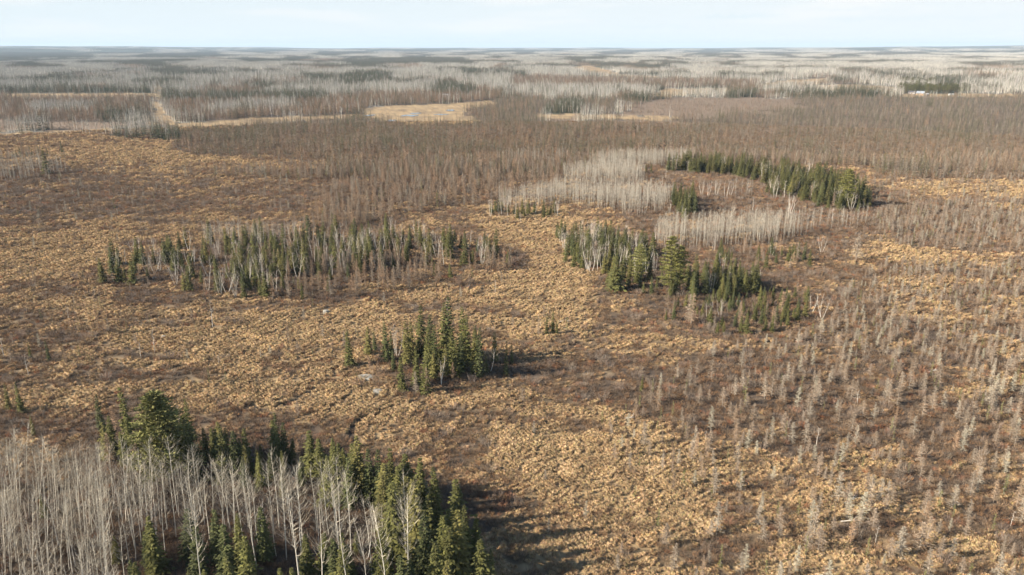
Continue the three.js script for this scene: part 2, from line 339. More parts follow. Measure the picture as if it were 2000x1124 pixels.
function stem(g, b, c, from, dir, H, r0, o) {                         // one leafless broadleaf stem with rising branches; wood into b, twigs into c
  const segs = 5, pts = [from]; let d = nrm(dir);
  for (let i = 1; i <= segs; i++) { d = nrm([d[0] * 0.86 + (g() - 0.5) * o.wobble, d[1] + 0.08, d[2] * 0.86 + (g() - 0.5) * o.wobble]); const p = pts[i - 1]; pts.push([p[0] + d[0] * H / segs, p[1] + d[1] * H / segs, p[2] + d[2] * H / segs]); }
  for (let i = 0; i < segs; i++) b.limb(pts[i], pts[i + 1], Math.max(0.018, r0 * (1 - 0.9 * i / segs)), Math.max(0.014, r0 * (1 - 0.9 * (i + 1) / segs)), 6, tint(o.bark, 0.86 + 0.26 * g()));
  const at = (t) => { const s = clamp(t, 0, 0.9999) * segs, i = Math.floor(s); return along(pts[i], pts[i + 1], s - i); };
  for (let i = 0; i < o.n; i++) {
    const s = lerp(o.base, 0.97, Math.pow((i + g()) / o.n, 0.85)), q = at(s), a = g() * 6.283, u = (s - o.base) / (1 - o.base);
    const L = H * o.spread * (0.35 + 0.75 * Math.sin(Math.PI * clamp(0.16 + 0.78 * u))) * (0.55 + 0.65 * g()), up = o.up * (0.75 + 0.5 * g());
    const m = [q[0] + Math.cos(a) * L * 0.5, q[1] + up * L * 0.42, q[2] + Math.sin(a) * L * 0.5], e = [q[0] + Math.cos(a) * L * 0.82, q[1] + up * L * 1.05, q[2] + Math.sin(a) * L * 0.82], k = tint(o.limb, 0.8 + 0.4 * g());
    const w = o.w * (1.1 - 0.5 * s);
    c.twig(q, m, w * 1.6, k, g); c.twig(q, m, w * 1.6, k, g); c.twig(along(q, m, 0.85), e, w, k, g);
    for (let j = 0; j < o.tw; j++) {
      const p = g() < 0.5 ? along(q, m, 0.4 + 0.6 * g()) : along(m, e, g()), f = a + (g() - 0.5) * 2.4, l = L * (0.22 + 0.34 * g()), v = o.hang + (g() - 0.3) * 1.1;
      c.twig(p, [p[0] + Math.cos(f) * l * 0.7, p[1] + v * l, p[2] + Math.sin(f) * l * 0.7], w * 0.62, tint(o.twig, 0.75 + 0.5 * g()), g);
    }
  }
}
function aspen(seed, o = {}) {
  const g = mulberry(seed), b = new Build(), c = new Build(), H = 12;
  stem(g, b, c, [0, -0.25, 0], [(g() - 0.5) * 0.10, 1, (g() - 0.5) * 0.10], H, o.r ?? 0.066, { wobble: 0.10, bark: o.bark ?? WHITE, limb: o.limb ?? [0.54, 0.49, 0.41], twig: o.twig ?? TWIGGY, n: o.n ?? 36, base: o.base ?? 0.34, spread: o.spread ?? 0.125, up: 1.0, tw: o.tw ?? 11, w: o.w ?? 0.038, hang: 0.75 });
  return { H, trunk: b.geometry(), crown: c.geometry() };
}
function birch(seed, o = {}) {
  const g = mulberry(seed), b = new Build(), c = new Build(), H = 10, n = o.stems ?? 1 + Math.floor(g() * 3);
  for (let i = 0; i < n; i++) {
    const a = i / n * 6.283 + g(), lean = n > 1 ? 0.22 + 0.25 * g() : 0.06;
    stem(g, b, c, [Math.cos(a) * 0.12 * (n - 1), -0.25, Math.sin(a) * 0.12 * (n - 1)], [Math.cos(a) * lean, 1, Math.sin(a) * lean], H * (0.8 + 0.22 * g()), 0.12 - 0.015 * n, { wobble: 0.16, bark: [0.66, 0.61, 0.54], limb: [0.58, 0.52, 0.45], twig: [0.33, 0.255, 0.22], n: Math.round((o.n ?? 22) / Math.sqrt(n)), base: 0.34, spread: 0.19, up: 1.05, tw: 7, w: 0.052, hang: 0.3 });
  }
  return { H, trunk: b.geometry(), crown: c.geometry() };
}
function pine(seed, o = {}) {                                         // big soft pine: tiers of plumes
  const g = mulberry(seed), H = o.H ?? 17, Rr = o.r ?? 4.2, t = trunkOf(g, H, 0.3, [0.13, 0.10, 0.08], 5, 7, 0.02), c = new Build(), limbs = new Build(), N = o.n ?? 62, col = o.col ?? PINE;
  for (let i = 0; i < N; i++) {
    const s = (i + g()) / N, y = lerp(o.base ?? 0.12, 0.97, s), q = t.at(y), a = i * 2.4 + g() * 0.9;
    const L = (o.cone ? Rr * Math.pow(1.02 - s, 0.62) * (0.6 + 0.5 * g()) : 0) || Rr * Math.pow(Math.sin(Math.PI * clamp(0.26 + 0.70 * s)), o.pow ?? 0.8) * (0.62 + 0.5 * g()), e = [q[0] + Math.cos(a) * L, q[1] + L * (0.12 + 0.22 * s), q[2] + Math.sin(a) * L];
    limbs.limb(q, e, 0.07, 0.015, 4, BARK);
    const plumes = 2 + Math.round(L * 1.1);
    for (let k = 0; k < plumes; k++) {
      const u = 0.25 + 0.78 * k / Math.max(1, plumes - 1), p0 = along(q, e, u), side = (g() - 0.5) * 1.1 * L * 0.5, p = [p0[0] - Math.sin(a) * side, p0[1] + 0.1 * g(), p0[2] + Math.cos(a) * side], pr = 0.42 + 0.28 * g() + 0.06 * L, k0 = tint(col, 0.75 + 0.5 * g());
      for (let m = 0; m < 20; m++) {
        const th = g() * 6.283, rr = pr * Math.sqrt(g()), v = [p[0] + Math.cos(th) * rr, p[1] + (g() - 0.4) * 0.34, p[2] + Math.sin(th) * rr];
        const d = nrm([Math.cos(th) * 0.9 + Math.cos(a) * 0.5, 0.45 + 0.5 * (g() - 0.3), Math.sin(th) * 0.9 + Math.sin(a) * 0.5]), l = 0.30 + 0.20 * g();
        c.twig(v, [v[0] + d[0] * l, v[1] + d[1] * l, v[2] + d[2] * l], 0.26, tint(k0, 0.8 + 0.4 * g()), g);
      }
    }
  }
  return { H, trunk: t.b.geometry(), limbs: limbs.geometry(), crown: c.geometry() };
}
function snag(seed) {
  const g = mulberry(seed), b = new Build(), H = 7, t = trunkOf(g, H, 0.11, [0.56, 0.51, 0.45], 5, 6, 0.10, 0.98), c = new Build();
  for (let i = 0; i < 15; i++) { const s = 0.3 + 0.66 * g(), q = t.at(s), a = g() * 6.283, L = 0.5 + 1.3 * (1 - s) * g() + 0.3, e = [q[0] + Math.cos(a) * L, q[1] + L * (g() * 0.9), q[2] + Math.sin(a) * L]; c.limb(q, e, 0.03, 0.008, 3, [0.5, 0.455, 0.40]); for (let k = 0; k < 3; k++) { const p = along(q, e, 0.4 + 0.5 * g()); c.twig(p, [p[0] + (g() - 0.5) * 0.7, p[1] + g() * 0.5, p[2] + (g() - 0.5) * 0.7], 0.035, [0.45, 0.41, 0.36], g); } }
  return { H, trunk: t.b.geometry(), crown: c.geometry() };
}
function shrub(seed, o = {}) {                                        // a low dome of bare stems
  const g = mulberry(seed), b = new Build(), n = o.n ?? 46, Rr = o.r ?? 1.1, H = o.h ?? 1.0, col = o.col ?? [0.165, 0.112, 0.082];
  for (let i = 0; i < n; i++) {
    const a = g() * 6.283, r0 = Rr * 0.55 * Math.sqrt(g()), p = [Math.cos(a) * r0, -0.05, Math.sin(a) * r0], f = a + (g() - 0.5) * 1.6, l = 0.25 + 0.55 * g(), h = H * (0.5 + 0.6 * g()), m = [p[0] + Math.cos(f) * l * 0.4 * Rr, h * 0.6, p[2] + Math.sin(f) * l * 0.4 * Rr], e = [p[0] + Math.cos(f) * l * 0.8 * Rr, h, p[2] + Math.sin(f) * l * 0.8 * Rr], k = tint(col, 0.65 + 0.7 * g());
    b.twig(p, m, (o.w ?? 0.06), k, g); b.twig(along(p, m, 0.8), e, (o.w ?? 0.06) * 0.8, k, g);
    for (let j = 0; j < (o.tw ?? 2); j++) { const q = along(m, e, g()); b.twig(q, [q[0] + (g() - 0.5) * 0.5, q[1] + 0.26 * g(), q[2] + (g() - 0.5) * 0.5], (o.w ?? 0.06) * 0.7, tint(k, 0.8 + 0.5 * g()), g); }
  }
  return b.geometry();
}
function tussock(seed, o = {}) {                                      // a mound of bent sedge
  const g = mulberry(seed), b = new Build(), n = o.n ?? 110;
  for (let i = 0; i < n; i++) {
    const a = g() * 6.283, r0 = 0.34 * Math.sqrt(g()), f = a + (g() - 0.5) * 1.3, p = [Math.cos(a) * r0, 0.02, Math.sin(a) * r0], out = 0.16 + 0.5 * g() * g() + 0.1, h = 0.30 + 0.40 * g();
    const m = [p[0] + Math.cos(f) * out * 0.45, h, p[2] + Math.sin(f) * out * 0.45], e = [p[0] + Math.cos(f) * out, h * (0.2 + 0.75 * g()), p[2] + Math.sin(f) * out], w = 0.03 + 0.04 * g(), sx = -Math.sin(f) * w / 2, sz = Math.cos(f) * w / 2;
    const k = g() < 0.2 ? tint([0.25, 0.155, 0.07], 0.8 + 0.5 * g()) : tint([lerp(0.47, 0.60, g()), lerp(0.335, 0.44, g()), lerp(0.17, 0.26, g())], 0.77 + 0.4 * g());
    b.quad([p[0] - sx, p[1], p[2] - sz], [p[0] + sx, p[1], p[2] + sz], [m[0] + sx, m[1], m[2] + sz], [m[0] - sx, m[1], m[2] - sz], k);
    b.tri([m[0] - sx, m[1], m[2] - sz], [m[0] + sx, m[1], m[2] + sz], e, k);
  }
  return b.geometry();
}
function joined(t) {                                                  // trunk, limbs and crown as one geometry, for small or far trees
  const list = [t.trunk, t.limbs, t.crown].filter(Boolean), g = new THREE.BufferGeometry();
  for (const k of ['position', 'color', 'normal']) { const n = list.reduce((s, q) => s + q.attributes[k].array.length, 0), a = new Float32Array(n); let o = 0; for (const q of list) { a.set(q.attributes[k].array, o); o += q.attributes[k].array.length; } g.setAttribute(k, new THREE.BufferAttribute(a, 3)); }
  return g;
}

// ---------------------------------------------------------------- where each tree stands
const trees = [];                                                     // { kind, x, z, h, area, v, turn, wide, lean }
const cells = new Map(), cellKey = (x, z) => Math.floor(x / 2) * 100003 + Math.floor(z / 2);
function room(x, z, d) { for (let i = -1; i <= 1; i++) for (let j = -1; j <= 1; j++) for (const t of cells.get(cellKey(x + i * 2, z + j * 2)) ?? []) if (Math.hypot(t.x - x, t.z - z) < Math.min(d, 2)) return false; return true; }
function tree(kind, x, z, h, area, extra = {}) {
  const t = { kind, x, z, h, area, v: Math.floor(rnd() * 997), turn: rnd() * 6.283, wide: kind === 'fir' ? R(0.95, 1.4) : R(0.85, 1.2), lean: R(-0.04, 0.04), tone: R(0.84, 1.18), ...extra };
  trees.push(t); const k = cellKey(x, z); if (!cells.has(k)) cells.set(k, []); cells.get(k).push(t); return t;
}
function grow(area, corners, perHa, mix, gap = 1.1, keep = null) {
  const zn = zone(corners), n = Math.round((zn.x1 - zn.x0) * (zn.z1 - zn.z0) / 10000 * perHa), total = mix.reduce((s, m) => s + m[1], 0);
  for (let i = 0; i < n; i++) {
    const x = R(zn.x0, zn.x1), z = R(zn.z0, zn.z1);
    if (!inside(zn, x, z) || (keep && rnd() > keep(x, z)) || !room(x, z, gap)) continue;
    let q = rnd() * total, m = mix[0]; for (const e of mix) { m = e; q -= e[1]; if (q < 0) break; }
    tree(m[0], x, z, R(m[2], m[3]) * (0.9 + 0.2 * rnd()), area);
  }
}
const at = (kind, px, py, h, area, extra) => { const [x, z] = gp(px, py); return tree(kind, x, z, h, area, extra); };
const clumpy = (s, lo, hi) => (x, z) => smooth(lo, hi, 0.5 + 0.5 * n2(x / s + 5, z / s));

// single trees that stand out
at('pine', 328, 940, 18, 'front', { v: 0, wide: 1.4, note: 'huge bushy green pine towering over the front aspen wood' });
at('pine', 1307, 580, 20, 'lower', { v: 1, wide: 1, note: 'tallest yellow-green pine on the lower right island' });
at('pine', 1325, 576, 15.5, 'lower', { v: 2, wide: 0.8, note: 'narrower green pine close against the tallest pine of the lower right island' });
at('pine', 1246, 558, 13.5, 'lower', { v: 2, wide: 0.85, note: 'short bright green pine left of the tallest pine, lower right island' });
at('pine', 1652, 408, 20, 'upper', { v: 1, wide: 1.15, note: 'broad dark pine at the right end of the upper island spruce belt' });
for (const [x, y, h] of [[18, 803, 7.2], [42, 806, 7.8]]) at('fir', x, y, h, 'bog', { wide: 0.8 });
at('fir', 92, 342, 18, 'grove', { wide: 1.2, v: 0, note: 'tall dark spruce standing alone before the pale left edge grove' });
for (const [x, y, h] of [ [66, 852, 5], [258, 878, 14.5], [201, 850, 9.5], [373, 862, 10], [20, 345, 6], [122, 303, 11]]) at('fir', x, y, h, y < 400 ? 'grove' : 'front', { wide: 0.85 });
// the spruce clump in the middle of the bog
for (const [x, y, h, w] of [[683, 718, 10.5, 1], [720, 698, 8.5, 1.15], [733, 690, 6, 1], [756, 712, 11.5, 0.9], [764, 708, 8, 0.9], [770, 730, 6, 1], [785, 765, 9, 1], [797, 722, 12.5, 1], [803, 712, 11, 1], [815, 757, 10.5, 0.9], [822, 705, 15, 1], [832, 770, 10.5, 1], [838, 735, 13, 0.9], [842, 722, 14, 1], [850, 727, 12, 0.9], [858, 735, 8, 1], [868, 712, 16, 0.9], [877, 712, 18, 0.95], [884, 733, 12, 1], [891, 741, 10, 1.1], [907, 716, 16, 1], [912, 720, 14, 0.9], [926, 738, 12.5, 0.8], [936, 740, 13.5, 0.9], [950, 733, 5, 1], [967, 712, 9, 0.9], [988, 735, 9.5, 0.55], [1000, 712, 6, 0.6], [930, 700, 9, 1], [848, 748, 8, 1], [870, 744, 9, 1.05], [900, 735, 11, 1]]) at('fir', x, y, h, 'clump', { wide: w });
for (const [x, y, h] of [[775, 700, 9.5], [862, 756, 8.5], [956, 731, 8]]) at('birch', x, y, h, 'clump');
for (const [x, y, h] of [[740, 754, 6.5], [834, 772, 7], [730, 752, 5], [812, 772, 6], [885, 748, 5]]) at('tam', x, y, h, 'clump');
for (const [x, y, h] of [[1068, 655, 7], [1080, 653, 7.5], [1253, 765, 4.6], [1040, 656, 6], [1052, 657, 6.5], [1088, 655, 5]]) at(x < 1060 ? 'tam' : 'fir', x, y, h, 'bog', { wide: 0.7 });
for (const [x, y, h] of [[195, 655, 8.5], [203, 655, 8], [96, 705, 6.5], [60, 700, 5]]) at(x > 150 ? 'tam' : 'fir', x, y, h, 'bog', { wide: 0.7 });
for (const [x, y, h] of [[302, 690, 7], [415, 640, 8], [275, 700, 4.5], [8, 700, 6], [55, 735, 6]]) at('snag', x, y, h, 'bog');

// front wood: leafless aspens, a rim of spruces, spruces among them
grow('front', [[735, 1010], [790, 960], [870, 985], [930, 1070], [960, 1130], [950, 1450], [800, 1450], [770, 1150]], 420, [['fir', 1, 8, 14]], 1.6);
grow('front', [[200, 915], [215, 885], [360, 890], [520, 890], [640, 925], [760, 975], [760, 1020], [600, 1000], [400, 950], [230, 930]], 1100, [['fir', 0.92, 5.5, 11], ['tam', 0.08, 6, 9]], 1.4);
grow('front', [[230, 1120], [470, 1095], [640, 1125], [790, 1150], [800, 1420], [230, 1420]], 620, [['fir', 1, 6, 11]], 1.7);
grow('front', [[-60, 1000], [200, 985], [600, 1050], [800, 1060], [880, 1120], [800, 1300], [-60, 1300]], 60, [['fir', 1, 3, 6.5]], 1.5);
grow('front', [[-500, 985], [-80, 962], [60, 950], [200, 968], [300, 1000], [420, 1022], [590, 1045], [760, 1068], [800, 1090], [840, 1128], [640, 1118], [470, 1090], [250, 1112], [225, 1560], [-600, 1560]], 2100, [['aspen', 0.95, 10, 15], ['birch', 0.05, 8, 11]], 1.0, clumpy(11, -0.5, 0.5));
grow('front', [[330, 1060], [800, 1075], [830, 1200], [300, 1200]], 420, [['aspen', 1, 15, 18]], 1.4);
grow('front', [[140, 890], [215, 850], [360, 872], [470, 876], [640, 905], [650, 935], [500, 905], [300, 895]], 300, [['tam', 1, 7, 11]], 1.4);
for (const [x, y, h, w] of [[702, 985, 13, 1.1], [726, 1000, 12, 0.9], [742, 1002, 12, 0.9], [788, 968, 6.5, 0.9], [799, 972, 6, 0.9], [852, 1040, 12.5, 0.8], [812, 1075, 10, 1], [820, 1128, 15, 1.3], [906, 1105, 11, 0.8], [880, 1120, 12, 1], [934, 1112, 10.5, 0.9], [845, 1080, 8, 1], [870, 1098, 8, 0.9], [960, 1135, 6, 1], [655, 960, 10, 1], [668, 968, 10, 0.9], [558, 915, 9.5, 1], [540, 912, 10, 1]]) at('fir', x, y, h, 'front', { wide: w });
// long island
grow('long', [[185, 560], [200, 525], [300, 500], [400, 478], [440, 470], [560, 500], [560, 585], [420, 588], [300, 570]], 330, [['fir', 0.58, 5, 10.5], ['birch', 0.28, 7.5, 10.5], ['tam', 0.14, 5, 8]], 1.6);
grow('long', [[430, 480], [600, 470], [880, 468], [990, 500], [960, 520], [760, 530], [560, 560], [480, 560]], 520, [['fir', 0.45, 6, 11.5], ['birch', 0.35, 8, 11.5], ['tam', 0.20, 6, 9]], 1.6);
grow('long', [[520, 590], [540, 545], [690, 515], [880, 505], [1000, 515], [1010, 530], [900, 540], [780, 575], [640, 590]], 620, [['tam', 0.86, 5, 9], ['fir', 0.14, 3, 7]], 1.4);
grow('long', [[395, 480], [420, 468], [580, 466], [585, 478], [470, 492], [400, 492]], 1700, [['aspen', 1, 7.5, 10]], 0.9);
for (const [x, y, h] of [[412, 482, 12], [518, 535, 9], [500, 470, 9]]) at('fir', x, y, h, 'long');
// upper island
grow('upper', [[970, 405], [1095, 378], [1250, 384], [1315, 398], [1290, 420], [1230, 426], [1160, 412], [1090, 402], [985, 414]], 2200, [['aspen', 1, 9, 11.5]], 0.9);
grow('upper', [[1098, 348], [1180, 335], [1255, 342], [1258, 362], [1200, 366], [1100, 362]], 2000, [['aspen', 1, 9, 11]], 0.9);
grow('upper', [[1145, 325], [1200, 314], [1340, 314], [1360, 320], [1290, 330], [1180, 334]], 1700, [['aspen', 1, 8.5, 11]], 0.9);
grow('upper', [[970, 315], [1100, 309], [1110, 318], [980, 322]], 600, [['aspen', 1, 8, 10]], 1);
grow('upper', [[1275, 475], [1300, 458], [1560, 452], [1575, 462], [1500, 480], [1400, 488], [1300, 486]], 2200, [['aspen', 1, 9.5, 12.5]], 0.9);
grow('upper', [[1570, 446], [1690, 436], [1700, 442], [1650, 452], [1580, 458]], 1100, [['aspen', 1, 8, 10]], 0.9);
grow('upper', [[1365, 386], [1470, 386], [1470, 394], [1365, 392]], 700, [['aspen', 0.6, 8, 10], ['birch', 0.4, 8, 11]], 1);
grow('upper', [[1298, 340], [1340, 326], [1460, 330], [1600, 352], [1670, 372], [1702, 410], [1650, 416], [1560, 398], [1500, 366], [1420, 346]], 760, [['fir', 0.9, 7, 13], ['birch', 0.05, 9, 12], ['tam', 0.05, 8, 11]], 1.5);
grow('upper', [[1500, 372], [1600, 390], [1690, 410], [1680, 420], [1560, 408], [1480, 385]], 300, [['fir', 0.8, 4, 8], ['birch', 0.2, 8, 11]], 1.6);
grow('upper', [[1312, 395], [1356, 392], [1358, 425], [1340, 432], [1315, 420]], 800, [['fir', 1, 7, 11]], 1.5);
grow('upper', [[945, 412], [990, 408], [1095, 418], [1095, 432], [960, 430]], 420, [['fir', 0.62, 4.5, 8.5], ['birch', 0.25, 7, 10], ['aspen', 0.13, 8, 10]], 1.4);
for (const [x, y, h] of [[1542, 420, 12], [1544, 424, 10], [1632, 408, 11], [1582, 340, 12], [958, 425, 11], [1016, 437, 6]]) at('birch', x, y, h, 'upper');
for (const [x, y, h] of [[1306, 335, 12], [1329, 336, 9], [1272, 342, 7], [1262, 342, 6], [1498, 352, 11]]) at('fir', x, y, h, 'upper');
// lower island
grow('lower', [[1092, 468], [1130, 462], [1230, 480], [1275, 500], [1280, 545], [1230, 548], [1160, 545], [1105, 520]], 950, [['fir', 0.66, 6.5, 11], ['birch', 0.36, 8, 11], ['tam', 0.04, 7, 9]], 1.5);
grow('lower', [[1180, 560], [1230, 545], [1370, 545], [1360, 590], [1250, 585]], 480, [['fir', 0.85, 4, 9], ['birch', 0.15, 8, 10]], 1.6);
grow('lower', [[1340, 560], [1400, 538], [1480, 552], [1482, 580], [1420, 590], [1350, 590]], 1000, [['fir', 0.92, 6, 9.5], ['birch', 0.08, 7, 9]], 1.4);
grow('lower', [[1300, 600], [1480, 575], [1580, 580], [1590, 610], [1540, 650], [1400, 655], [1300, 630]], 760, [['fir', 0.82, 2.6, 6.5], ['tam', 0.14, 5, 8], ['birch', 0.04, 6, 8]], 1.5);
grow('lower', [[1400, 500], [1555, 495], [1590, 520], [1560, 530], [1420, 525]], 460, [['fir', 0.6, 3.5, 8], ['tam', 0.4, 4, 7]], 1.5);
grow('lower', [[1270, 495], [1400, 490], [1600, 485], [1620, 510], [1400, 520], [1280, 515]], 160, [['tam', 0.8, 5, 8], ['birch', 0.2, 6, 8]], 1.5);
for (const [x, y, h] of [[1096, 466, 8], [1088, 465, 7], [1090, 468, 6]]) at('fir', x, y, h, 'lower', { wide: 1.2 });
for (const [x, y, h] of [[1350, 636, 10], [1345, 632, 9], [1605, 640, 6]]) at('tam', x, y, h, 'lower', { wide: 1.3 });
at('fir', 1202, 574, 13, 'lower', { wide: 1.7 });
for (const [x, y, h] of [[1605, 625, 9], [1281, 470, 9], [1300, 520, 8]]) at('birch', x, y, h, 'lower');
at('tam', 1672, 510, 10, 'rightbog', { wide: 1.9, v: 2, note: 'wide gray conifer standing alone beside the small golden clearing' });
// grove at the left edge of the photograph
grow('grove', [[-60, 345], [-60, 325], [60, 320], [125, 330], [130, 340], [60, 352], [0, 356]], 700, [['aspen', 0.85, 8, 10.5], ['tam', 0.15, 5, 8]], 1.2);
grow('grove', [[-40, 305], [100, 300], [110, 310], [-40, 318]], 300, [['tam', 0.8, 6, 9], ['fir', 0.2, 4, 7]], 1.3);
// bog on the right: thin gray conifers, thinner stands of green spires
const clump9 = clumpy(13, -0.1, 0.8);
grow('rightbog', [[1180, 860], [1290, 745], [1500, 700], [2120, 690], [2300, 1500], [1550, 1400], [1330, 1150]], 900, [['stunted', 0.74, 2.4, 5.8], ['tam', 0.11, 3.5, 6], ['spire', 0.15, 2.2, 5]], 1.2, (x, z) => clump9(x, z) * smooth(8, 42, x));
grow('rightbog', [[1330, 700], [1600, 655], [1660, 560], [1740, 512], [2120, 525], [2120, 700]], 1500, [['stunted', 0.74, 2.2, 4.6], ['tam', 0.10, 3, 5], ['spire', 0.16, 2, 4.2]], 1.1, clump9);
grow('rightbog', [[1720, 480], [1700, 440], [1720, 412], [1850, 400], [2120, 385], [2120, 505], [1830, 488]], 1400, [['stunted', 0.70, 2.6, 5], ['tam', 0.18, 3.4, 6], ['spire', 0.12, 2.4, 5]], 1.1, clumpy(17, -0.2, 0.7));
grow('rightbog', [[1650, 352], [2120, 340], [2120, 385], [1850, 402], [1720, 414]], 420, [['stunted', 0.7, 2.4, 5.5], ['tam', 0.24, 4, 7], ['spire', 0.06, 3, 6]], 1.2, clumpy(17, 0.1, 0.8));
grow('rightbog', [[980, 790], [1050, 700], [1350, 690], [1250, 860], [1400, 1130], [1000, 1130]], 60, [['stunted', 0.7, 1.8, 4], ['spire', 0.3, 1.5, 3.4]], 1.4);
// tamaracks behind the islands
grow('behind', [[590, 450], [640, 375], [760, 345], [980, 325], [1080, 340], [1105, 362], [960, 398], [900, 405], [760, 425], [700, 448]], 620, [['tam', 0.86, 6, 10], ['stunted', 0.1, 5, 8], ['spire', 0.04, 5, 8]], 1.3, clumpy(20, 0.0, 0.6));
grow('behind', [[330, 345], [640, 330], [980, 315], [1100, 318], [1300, 300], [1700, 318], [2100, 300], [2100, 345], [1700, 330], [1300, 316], [1090, 340], [800, 350], [620, 352]], 620, [['tam', 0.62, 6, 10], ['stunted', 0.26, 5, 8], ['spire', 0.12, 5, 9]], 1.3);
grow('behind', [[400, 330], [700, 315], [700, 400], [600, 440], [520, 420]], 160, [['tam', 0.6, 5, 8], ['stunted', 0.4, 4, 7]], 1.3, clumpy(20, 0.2, 0.8));
grow('bog', [[-60, 440], [-60, 350], [200, 330], [330, 350], [340, 420], [150, 460]], 120, [['stunted', 0.62, 3, 6], ['spire', 0.2, 3, 5.5], ['tam', 0.18, 4, 7]], 1.4, clumpy(22, 0.3, 0.8));
grow('bog', [[-60, 860], [-60, 420], [480, 390], [1000, 430], [1150, 640], [1050, 700], [640, 760], [640, 830], [200, 850]], 34, [['stunted', 0.5, 2, 5], ['spire', 0.34, 2, 4.6], ['tam', 0.16, 3.5, 6]], 1.6);
grow('bog', [[-60, 420], [-60, 300], [600, 290], [640, 350], [480, 400]], 22, [['stunted', 0.7, 2.5, 5], ['spire', 0.3, 3, 5.5]], 1.6);
grow('rightbog', [[1300, 900], [1500, 760], [2050, 700], [2100, 1150], [1400, 1150]], 12, [['snag', 1, 2.5, 5]], 1.6);
grow('upper', [[1290, 345], [1420, 350], [1600, 400], [1640, 445], [1100, 430]], 14, [['snag', 1, 5, 8]], 1.6);
grow('bog', [[0, 600], [600, 480], [1100, 440], [1150, 640], [500, 760]], 7, [['snag', 1, 2.5, 5]], 1.6);

for (const [x, y, h] of [[262, 480, 2.6], [275, 482, 2.3], [285, 480, 2], [330, 702, 2.4], [345, 703, 2.2], [318, 704, 1.9], [160, 602, 1.8], [450, 632, 2], [465, 634, 2.2], [440, 631, 1.8], [440, 702, 1.8], [700, 756, 2], [1000, 520, 2.4], [1010, 512, 2.6], [1020, 505, 2.2], [1225, 620, 2.4], [1240, 628, 2.6], [1255, 625, 2.2], [1460, 690, 2], [1320, 640, 2]]) at('bush', x, y, h, x > 1100 ? 'lower' : x > 990 ? 'long' : 'bog', { wide: 1.2 });
grow('bog', [[-60, 860], [-60, 420], [480, 390], [1000, 430], [1150, 640], [1050, 700], [640, 760], [640, 830], [200, 850]], 36, [['bush', 1, 1.2, 2.2]], 1.6, (x, z) => shrubby(x, z));
grow('rightbog', [[1000, 800], [1100, 690], [2050, 640], [2050, 1130], [1000, 1130]], 60, [['bush', 1, 1.2, 2.2]], 1.6, (x, z) => shrubby(x, z));

// ---------------------------------------------------------------- tree models, a few variants of each kind
const range = (n) => [...Array(n).keys()];
const MODELS = {
  fir: range(5).map((i) => spruce(100 + i, { r: [1.5, 1.25, 1.75, 1.4, 1.6][i], col: [GREEN, DARKGREEN, GREEN, [0.115, 0.102, 0.028], GREEN][i], shape: [0.85, 0.75, 0.95, 0.8, 0.9][i], base: [0.05, 0.08, 0.03, 0.10, 0.05][i] })),
  pine: [pine(201, { H: 17, r: 4.5, n: 125, cone: true, base: 0.1 }), pine(202, { H: 20, r: 3.9, n: 70, pow: 0.9, col: [0.16, 0.155, 0.044] }), pine(203, { H: 15, r: 3.4, n: 52 })],
  aspen: [...range(6).map((i) => aspen(300 + i)), ...range(4).map((i) => aspen(340 + i, { r: 0.048, n: 46, tw: 8, base: 0.22, spread: 0.088, w: 0.04, bark: [0.50, 0.46, 0.39], limb: [0.42, 0.385, 0.325], twig: [0.36, 0.325, 0.27] }))],
  birch: range(5).map((i) => birch(400 + i, { stems: [1, 3, 2, 4, 2][i] })),
  tam: range(4).map((i) => tamarack(500 + i, { col: [TAM, [0.30, 0.20, 0.128], [0.27, 0.22, 0.17], TAM][i], w: 0.085, tw: 7, per: 6 })),
  stunted: range(5).map((i) => tamarack(600 + i, { H: 5, r: [0.9, 1.15, 0.75, 1.0, 1.3][i], n: 28, per: 6, tw: 6, w: 0.062, col: [GRAY, [0.26, 0.20, 0.15], [0.32, 0.29, 0.225], [0.27, 0.22, 0.17], [0.25, 0.19, 0.14]][i], trunk: [0.33, 0.29, 0.245], tr: 0.06, base: 0.1, bend: 0.04, gap: 0.2 })),
  spire: range(4).map((i) => blackSpruce(700 + i, { bare: [0.1, 0.2, 0.15, 0.05][i] })),
  snag: range(4).map((i) => snag(800 + i)),
  bush: range(3).map((i) => ({ H: 2, trunk: shrub(840 + i, { r: 0.5, h: 0.8, n: 10, tw: 0, w: 0.09 }), crown: shrub(850 + i, { r: 1.5, h: 2.0, n: 80, tw: 4, w: 0.05, col: [[0.20, 0.15, 0.125], [0.235, 0.185, 0.15], [0.19, 0.13, 0.10]][i] }) })),
};
const KIND = {
  fir: ['spruce_tree', 'spruce', 'dark green spruce', 'spruces'], pine: ['pine_tree', 'pine', 'green pine', 'pines'], aspen: ['aspen_tree', 'aspen', 'leafless pale aspen', 'aspens'], birch: ['birch_tree', 'birch', 'bare white-stemmed birch', 'birches'],
  tam: ['tamarack_tree', 'tamarack', 'bare brown tamarack', 'tamaracks'], stunted: ['stunted_conifer', 'conifer', 'stunted gray conifer', 'stunted gray conifers'], spire: ['black_spruce', 'black spruce', 'olive green spire', 'small green spires'], bush: ['bush', 'bush', 'leafless brown bush', 'leafless bushes'], snag: ['dead_snag', 'dead tree', 'bleached dead tree', 'bleached dead trees'],
};
const AREA = { front: 'the front aspen wood', clump: 'the central spruce clump', long: 'the long wooded island', upper: 'the upper right island', lower: 'the lower right island', grove: 'the small left edge grove', rightbog: 'the right bog', behind: 'the tamarack belt', bog: 'the open sedge bog' };

